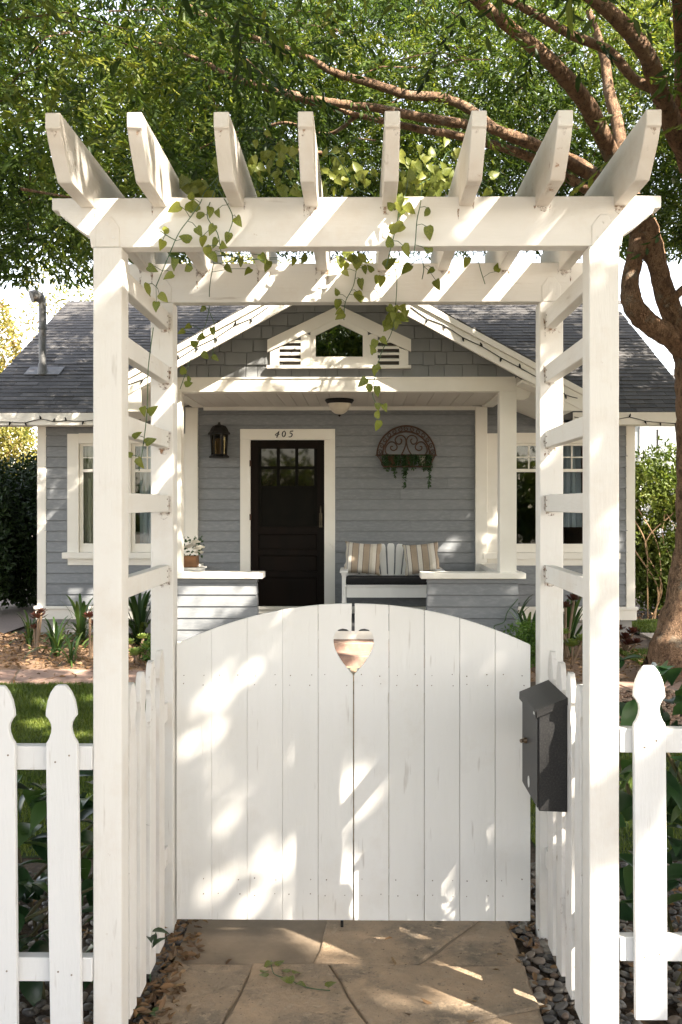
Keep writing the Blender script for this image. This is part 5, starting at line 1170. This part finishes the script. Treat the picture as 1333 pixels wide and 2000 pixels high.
# ------------------------------------------------------------------ garden plants
def strap_mesh(L, w, rise, droop, seed):
    r = random.Random(seed); n = 7; V = []; 
    for i in range(n+1):
        t = i/n; y = L*t*(.55+.45*t); z = rise*t*(1.6-t*.6)-droop*t**2.6; ww = w*(1-.15*(1-t))*(1-max(0,t-.55)**1.6*2.3)/2
        V += [(-ww, y, z+ww*.35), (0, y, z), (ww, y, z+ww*.35)]
    Fq = []
    for i in range(n):
        a = i*3; Fq += [(a,a+1,a+4,a+3),(a+1,a+2,a+5,a+4)]
    me = bpy.data.meshes.new('strap_leaf'); me.from_pydata(V, [], Fq); me.update(); smooth_mesh(me, 80); me.materials.append(STRAP); return me
STR = [strap_mesh(.42,.045,.42,.18,1), strap_mesh(.50,.040,.30,.42,2), strap_mesh(.22,.042,.55,.02,3)]
def clivia(p, s, n, label):
    root = thing('strap_leaf_plant', p, label, 'plant', 'strap leaved plants by the cottage')
    for i in range(n):
        m_ = Matrix.Rotation(i*2.4+random.uniform(-.3,.3), 4, 'Z') @ Matrix.Scale(s*random.uniform(.75,1.15), 4)
        copy_at('leaf', STR[i % 3 if i < n*.75 else 2], STRAP, root, Vector(p)+Vector((random.uniform(-.03,.03),random.uniform(-.03,.03),0)), m_)
def gp(px, py): Yg = EYE*F/(py-CYP); p = W(px, py, Yg); p.z = 0; return p
clivia(gp(112,1283), .78, 26, 'bright strap leaved plant in front of the left foundation')
clivia(gp(160,1262), 1.0, 30, 'dark strap leaved clump behind the bright one near the left foundation')
clivia(gp(218,1262), 1.0, 30, 'strap leaved clump behind the left front arbor post')
clivia(gp(272,1262), 1.2, 38, 'dense dark strap leaved clump seen between the left arbor posts')
clivia(gp(1000,1262), 1.0, 30, 'strap leaved clump right of the porch half wall')
clivia(gp(1035,1290), .95, 26, 'bright strap leaved clump just behind the gate corner at right')
clivia(gp(1112,1275), 1.15, 34, 'tall strap leaved clump between the right arbor posts')
def rl_mesh(fat):
    V = [(0,0,0),(-.5*fat,.45,.10),(-.42*fat,.8,.22),(0,1,.30),(.42*fat,.8,.22),(.5*fat,.45,.10),(0,.5,.02)]
    me = bpy.data.meshes.new('rosette_leaf'); me.from_pydata(V, [], [(0,6,1),(1,6,2),(2,6,3),(3,6,4),(4,6,5),(5,6,0)]); me.update(); smooth_mesh(me, 80); return me
RLg, RLr = rl_mesh(.55), rl_mesh(.38)
def rosettes(p, heads, mat, me, label, group):
    root = thing('rosette_succulent', p, label, 'succulent', group); p = Vector(p)
    for dx, dy, h, r in heads:
        t = p+Vector((dx,dy,h)); obj('stem', G().tube(spline([p, p+Vector((dx*.5,dy*.5,h*.5)), t], 4), .014, 6), pmat('succulent_stem', (.24,.17,.11), (.18,.12,.08), 8, (1,1,1), .8, .3, 40, .004), root)
        for k in range(26):
            ring = k/26; copy_at('leaf', me, mat, root, t, Matrix.Rotation(k*2.4, 4, 'Z') @ Matrix.Rotation(R(72)*(ring**.8), 4, 'X') @ Matrix.Scale(r*(1-.5*ring), 4))
clivia(gp(60,1262), .7, 18, 'small strap leaved clump at the left end of the bed')
clivia(gp(140,1300), .55, 16, 'small bright strap leaved plant beside the cross path')
clivia(gp(1085,1262), 1.0, 28, 'strap leaved clump behind the leggy red succulent')
rosettes(gp(72,1280), [(.02,0,.40,.13),(-.04,.05,.28,.09),(.06,-.02,.47,.08)], ROSE_R, RLr, 'tall dark red rosette succulent at the left end of the bed', 'dark red succulents')
rosettes(gp(176,1290), [(.0,0,.45,.11),(.05,.05,.36,.10)], ROSE_R, RLr, 'dark red rosette succulent touching the left front arbor post', 'dark red succulents')
rosettes(gp(270,1300), [(-.02,0,.10,.13),(.10,.02,.16,.12),(.03,.10,.26,.09),(-.12,.1,.2,.1)], ROSE_G, RLg, 'pale green rosette succulents between the left arbor posts', 'green succulents')
rosettes(gp(1118,1300), [(0,0,.20,.13),(-.08,.05,.32,.10),(.10,.0,.26,.11)], ROSE_G, RLg, 'green rosette succulents between the right arbor posts', 'green succulents')
rosettes(gp(1105,1285), [(0,0,.55,.11),(.10,.05,.62,.12),(-.10,.02,.45,.10)], ROSE_R, RLr, 'leggy dark red succulent between the right arbor posts', 'dark red succulents')
rosettes(gp(1222,1275), [(0,0,.16,.12),(.08,.0,.22,.12),(-.07,.05,.25,.11),(.02,-.05,.10,.12),(.10,-.08,.12,.10)], ROSE_R, RLr, 'low dark red succulent at the right corner of the cottage', 'dark red succulents')
bush('low_shrub', 'small bright green shrub above the left shoulder of the gate', 'shrub', [(gp(356,1262).x,10.3,.12,.16,.16,.20)], 700, (.04,.06), leafmat('bright_fern', [(.04,.10,.015),(.07,.14,.02),(.10,.17,.03)], .3), .4, stem=False)
bush('fern', 'feathery green plant above the right shoulder of the gate', 'plant', [(gp(990,1265).x,10.2,.20,.28,.2,.28),(gp(1010,1265).x,10.2,.34,.16,.16,.16)], 2200, (.035,.06), leafmat('bright_fern', [(.04,.10,.015),(.07,.14,.02),(.10,.17,.03)], .3), .3, stem=False)
cr_ = thing('climbing_sprig', gp(985,1262), 'thin leafy sprig climbing the right porch half wall', 'plant')
cp = [W(985,1245,YP-.08), W(965,1225,YP-.1), W(985,1215,YP-.06), W(992,1195,YP-.06), W(1012,1170,YP-.05)]; obj('stem', G().tube(spline(cp, 5), .006, 5), VSTEM, cr_)

# ---- glossy shrubs behind the fences: each leaf its own piece
def big_leaf(seed):
    r = random.Random(seed); V = []; n = 6
    for i in range(n+1):
        t = i/n; w = .30*math.sin(math.pi*min(1, t*1.02)**.75)*(1-.25*t); z = -.22*t*t+.05*math.sin(t*3)
        V += [(-w, t, z+w*.32), (0, t, z), (w, t, z+w*.32)]
    Fq = []
    for i in range(n): a = i*3; Fq += [(a,a+1,a+4,a+3),(a+1,a+2,a+5,a+4)]
    me = bpy.data.meshes.new('shrub_leaf'); me.from_pydata(V, [], Fq); me.update(); smooth_mesh(me, 80); me.materials.append(SHRUB); return me
BL = [big_leaf(1), big_leaf(2)]
def shrub(label, box, n, size, stems=9):
    x0, x1, y0, y1, z0, z1 = box; root = thing('leafy_shrub', ((x0+x1)/2, (y0+y1)/2, 0), label, 'shrub', 'glossy shrubs behind the fence')
    for i in range(stems):
        a = Vector((random.uniform(x0,x1)*.6+(x0+x1)*.2, (y0+y1)/2, 0)); b_ = Vector((random.uniform(x0,x1), random.uniform(y0,y1), random.uniform(.5,1)*z1))
        obj('stem', G().tube(spline([a, a.lerp(b_,.5)+Vector((random.uniform(-.05,.05),0,.05)), b_], 4), [.007]*8+[.004], 5), pmat('shrub_stem', (.10,.075,.04), (.07,.08,.03), 8, (1,1,1), .8, 0), root)
    for i in range(n):
        p = Vector((random.uniform(x0,x1), random.uniform(y0,y1)*.65+y0*.35, z0+(z1-z0)*random.random()**.8))
        m_ = Matrix.Rotation(random.uniform(0,6.28), 4, 'Z') @ Matrix.Rotation(R(random.uniform(-50,35)), 4, 'X') @ Matrix.Rotation(R(random.uniform(-40,40)), 4, 'Y') @ Matrix.Scale(random.uniform(*size), 4)
        copy_at('leaf', BL[i % 2], SHRUB, root, p, m_)
shrub('dark glossy shrub behind the left picket fence', (-1.75,-.84,3.12,3.5,.03,.78), 290, (.09,.15))
shrub('glossy green shrub behind the right picket fence', (.83,1.75,3.12,3.75,.25,1.14), 290, (.09,.15))
sp_ = thing('young_sprout', (-.70,3.55,0), 'small green sprout growing between the pickets and the path', 'plant')
sb = W(294,1855,3.42)
for i in range(6): copy_at('leaf', BL[i % 2], SHRUB, sp_, sb+Vector((0,0,.012*i)), Matrix.Rotation(-1.2+i*1.15, 4, 'Z') @ Matrix.Rotation(R(40-6*i), 4, 'X') @ Matrix.Scale(.07, 4))
obj('stem', G().tube([(sb.x,sb.y,.0),(sb.x,sb.y,sb.z+.07)], .003, 5), VSTEM, sp_)
sp_ = thing('young_sprout', (-.66,3.22,0), 'low green sprout by the path at the bottom edge', 'plant'); sb = W(272,1985,3.2)
for i in range(5): copy_at('leaf', BL[i % 2], SHRUB, sp_, sb+Vector((.01*i,0,.01)), Matrix.Rotation(i*1.3, 4, 'Z') @ Matrix.Rotation(R(20), 4, 'X') @ Matrix.Scale(.045, 4))

# ------------------------------------------------------------------ vine with variegated leaves on the arbor
def vleaf(seed):
    r = random.Random(seed); V = [(0,0,0)]; n = 5; prof = [(.0,-.05),(.24,-.08),(.37,.10),(.35,.36),(.21,.68),(.0,1.0)]
    V = []
    for w, y in prof: z = -.25*max(0,y)**2+r.uniform(-.03,.03); V += [(-w*(1+r.uniform(-.08,.08)), y, z+w*.30), (0, max(y,0.0) if w else y, z), (w*(1+r.uniform(-.08,.08)), y, z+w*.30)]
    Fq = []
    for i in range(n): a = i*3; Fq += [(a,a+1,a+4,a+3),(a+1,a+2,a+5,a+4)]
    me = bpy.data.meshes.new('vine_leaf'); me.from_pydata(V, [], Fq); me.update(); me.validate(); smooth_mesh(me, 80); me.materials.append(VINE); return me
VL = [vleaf(i) for i in range(5)]
def put_leaf(root, p, s=.042, face=None):
    a = random.uniform(-1.3,1.3)+math.pi if face is None else face
    # hang the blade roughly facing the pavement
    m_ = Matrix.Rotation(a*.0+random.uniform(-.6,.6), 4, 'Z') @ Matrix.Rotation(random.uniform(-1.2,1.2)+(math.pi if random.random() < .75 else 0), 4, 'Y') @ Matrix.Rotation(R(90+random.uniform(-30,30)), 4, 'X') @ Matrix.Scale(s*random.uniform(.64,.98), 4)
    copy_at('leaf', VL[random.randrange(5)], VINE, root, p, m_)
def vine(label, stems, clusters=(), single=()):
    p0 = W(*stems[0][0]); root = thing('vine_garland', p0, label, 'vine', 'vines trailing over the arbor')
    for s_ in stems:
        P_ = [Vector(q) for q in spline([W(*q) for q in s_], 5)]; obj('stem', G().tube(P_, .0016, 5), VSTEM, root)
    for c in clusters:    # (px, py, Y, rx px, ry px, n, size)
        for i in range(c[5]):
            p = W(c[0]+random.gauss(0,.5)*c[3], c[1]+random.gauss(0,.5)*c[4], c[2]+random.uniform(-.05,.05)); put_leaf(root, p, c[6])
    for q in single: 
        p = W(*q[:3]); put_leaf(root, p, q[3] if len(q) > 3 else .047)
        st_ = min((Vector(x) for s_ in stems for x in spline([W(*v) for v in s_], 4)), key=lambda x: (x-p).length)
        obj('leaf_stalk', G().tube([st_, st_.lerp(p,.5)+Vector((0,0,.006)), p], .0011, 4), VSTEM, root)
vine('leafy vine tumbling over the left end of the front beam', [
    [(455,300,3.45),(425,345,3.3),(400,375,3.1),(392,396,2.95),(372,425,2.955),(350,455,2.96),(330,500,2.96),(305,560,3.0)],
    [(440,320,3.4),(420,372,3.05),(405,420,2.955),(425,455,2.955),(432,492,2.955)], [(420,360,3.1),(445,400,2.95),(455,430,2.955),(440,470,2.955)], [(345,470,2.96),(330,462,2.955),(312,450,2.955)]],
    [(385,372,3.15,34,26,16,.046),(450,330,3.5,50,40,16,.042),(515,315,3.7,60,45,24,.042)],
    [(320,452,2.95),(318,470,2.95),(352,402,2.95),(372,390,2.95),(368,412,2.95),(388,410,2.95),(395,425,2.95),(410,405,2.95),(425,410,2.95),(455,393,2.95),(462,425,2.95),(448,455,2.95),(418,440,2.95),(385,445,2.95),(395,462,2.95),(372,470,2.95),(402,482,2.95),(412,495,2.95),(425,468,2.95),(432,478,2.95),(345,505,2.97),(375,520,2.97),(338,535,2.97),(290,520,2.97),(290,555,2.97),(312,575,2.98),(306,590,2.98)])
vine('thin vine hanging inside the left arbor posts', [[(420,500,3.45),(410,560,3.7),(408,610,3.95),(392,660,3.97),(372,705,3.98),(352,760,3.98)],[(410,610,3.97),(420,640,3.98),(415,700,3.99)],[(300,640,3.3),(290,720,3.2),(288,800,3.15),(280,870,3.15),(272,920,3.15)]], (),
    [(402,600,3.96),(372,635,3.96),(360,645,3.96),(415,640,3.96),(398,655,3.97),(395,690,3.97),(385,675,3.97),(416,695,3.97),(360,730,3.97),(372,738,3.97),(362,752,3.97),(280,795,3.14,.04),(292,808,3.14,.04),(262,855,3.14,.042),(285,865,3.14,.042),(270,895,3.14,.042),(258,890,3.14,.04),(440,520,3.5),(470,505,3.5),(510,497,3.5),(525,510,3.5),(490,525,3.6),(575,505,3.6),(600,500,3.6)])
vine('leafy vine clump lying on the rafters left of the middle', [[(560,300,3.7),(600,330,3.6),(650,300,3.5),(690,360,3.4),(720,380,3.3)]], [(550,290,3.8,45,35,16,.046),(655,330,3.6,36,50,24,.042),(700,350,3.5,30,30,12,.046),(570,370,3.7,40,12,8,.046)])
vine('vine hanging from the rear beam in the middle of the arbor', [[(700,500,3.7),(696,530,3.79),(690,560,3.785),(675,590,3.785),(672,625,3.79)],[(760,490,3.6),(775,540,3.75),(772,610,3.79),(765,650,3.79),(745,690,3.8),(732,740,3.8),(728,770,3.8),(740,800,3.8),(738,825,3.8)]],
    [(690,505,3.7,30,10,12,.044),(768,615,3.78,18,22,20,.044)], [(672,527,3.78),(710,520,3.78),(705,545,3.78),(728,530,3.78),(740,540,3.78),(698,570,3.78),(708,585,3.78),(662,575,3.78),(660,585,3.78),(672,612,3.78),(668,605,3.78),(735,665,3.78),(730,690,3.78),(745,660,3.78),(715,740,3.78),(717,760,3.78),(735,715,3.78),(742,715,3.78),(737,755,3.78),(743,795,3.78),(750,790,3.78),(735,815,3.78),(740,822,3.78)])
vine('dense leafy vine spilling over the front beam right of the middle', [[(800,320,3.5),(795,370,3.2),(785,396,2.955),(775,440,2.955),(765,480,2.955),(755,520,3.0)],[(825,360,3.2),(822,396,2.955),(815,430,2.955),(812,470,2.955),(808,500,2.955)],[(818,490,3.2),(828,520,3.4),(825,545,3.5)],[(935,510,3.5),(940,530,3.75),(948,555,3.79)],[(872,300,3.6),(850,340,3.5),(820,360,3.4)]],
    [(820,330,3.45,55,35,40,.042),(860,355,3.5,40,25,18,.042),(790,370,3.3,22,18,14,.046),(785,400,2.95,12,18,12,.044)], [(840,410,2.95,.05),(788,440,2.95,.05),(835,443,2.95,.05),(763,450,2.95),(788,480,2.95,.05),(762,482,2.95),(838,493,3.0),(802,518,3.3),(848,525,3.4),(852,548,3.4),(885,297,3.6),(893,290,3.6),(958,345,3.6),(960,370,3.6),(913,503,3.6),(970,530,3.77),(752,520,3.2),(746,540,3.3)])
fs = thing('fallen_vine_sprig', gp(540,1890), 'green vine sprig lying on the flagstones below the gate', 'vine')
q = [W(x, y, (EYE-.03)*F/(y-CYP)) for x, y in ((530,1880),(535,1905),(560,1915),(600,1932),(645,1938))]; obj('stem', G().tube(spline([(*p[:2], .035) for p in q], 4), .0016, 5), VSTEM, fs)
for x, y in ((530,1884),(515,1905),(520,1918),(542,1890),(552,1918),(562,1905),(575,1908),(566,1930),(580,1930),(640,1938)):
    p = W(x, y, (EYE-.03)*F/(y-CYP)); copy_at('leaf', VL[random.randrange(5)], VINE, fs, (p.x, p.y, .036+random.uniform(0,.012)), Matrix.Rotation(random.uniform(0,6.28), 4, 'Z') @ Matrix.Rotation(R(random.uniform(-12,25)), 4, 'X') @ Matrix.Scale(.042, 4))
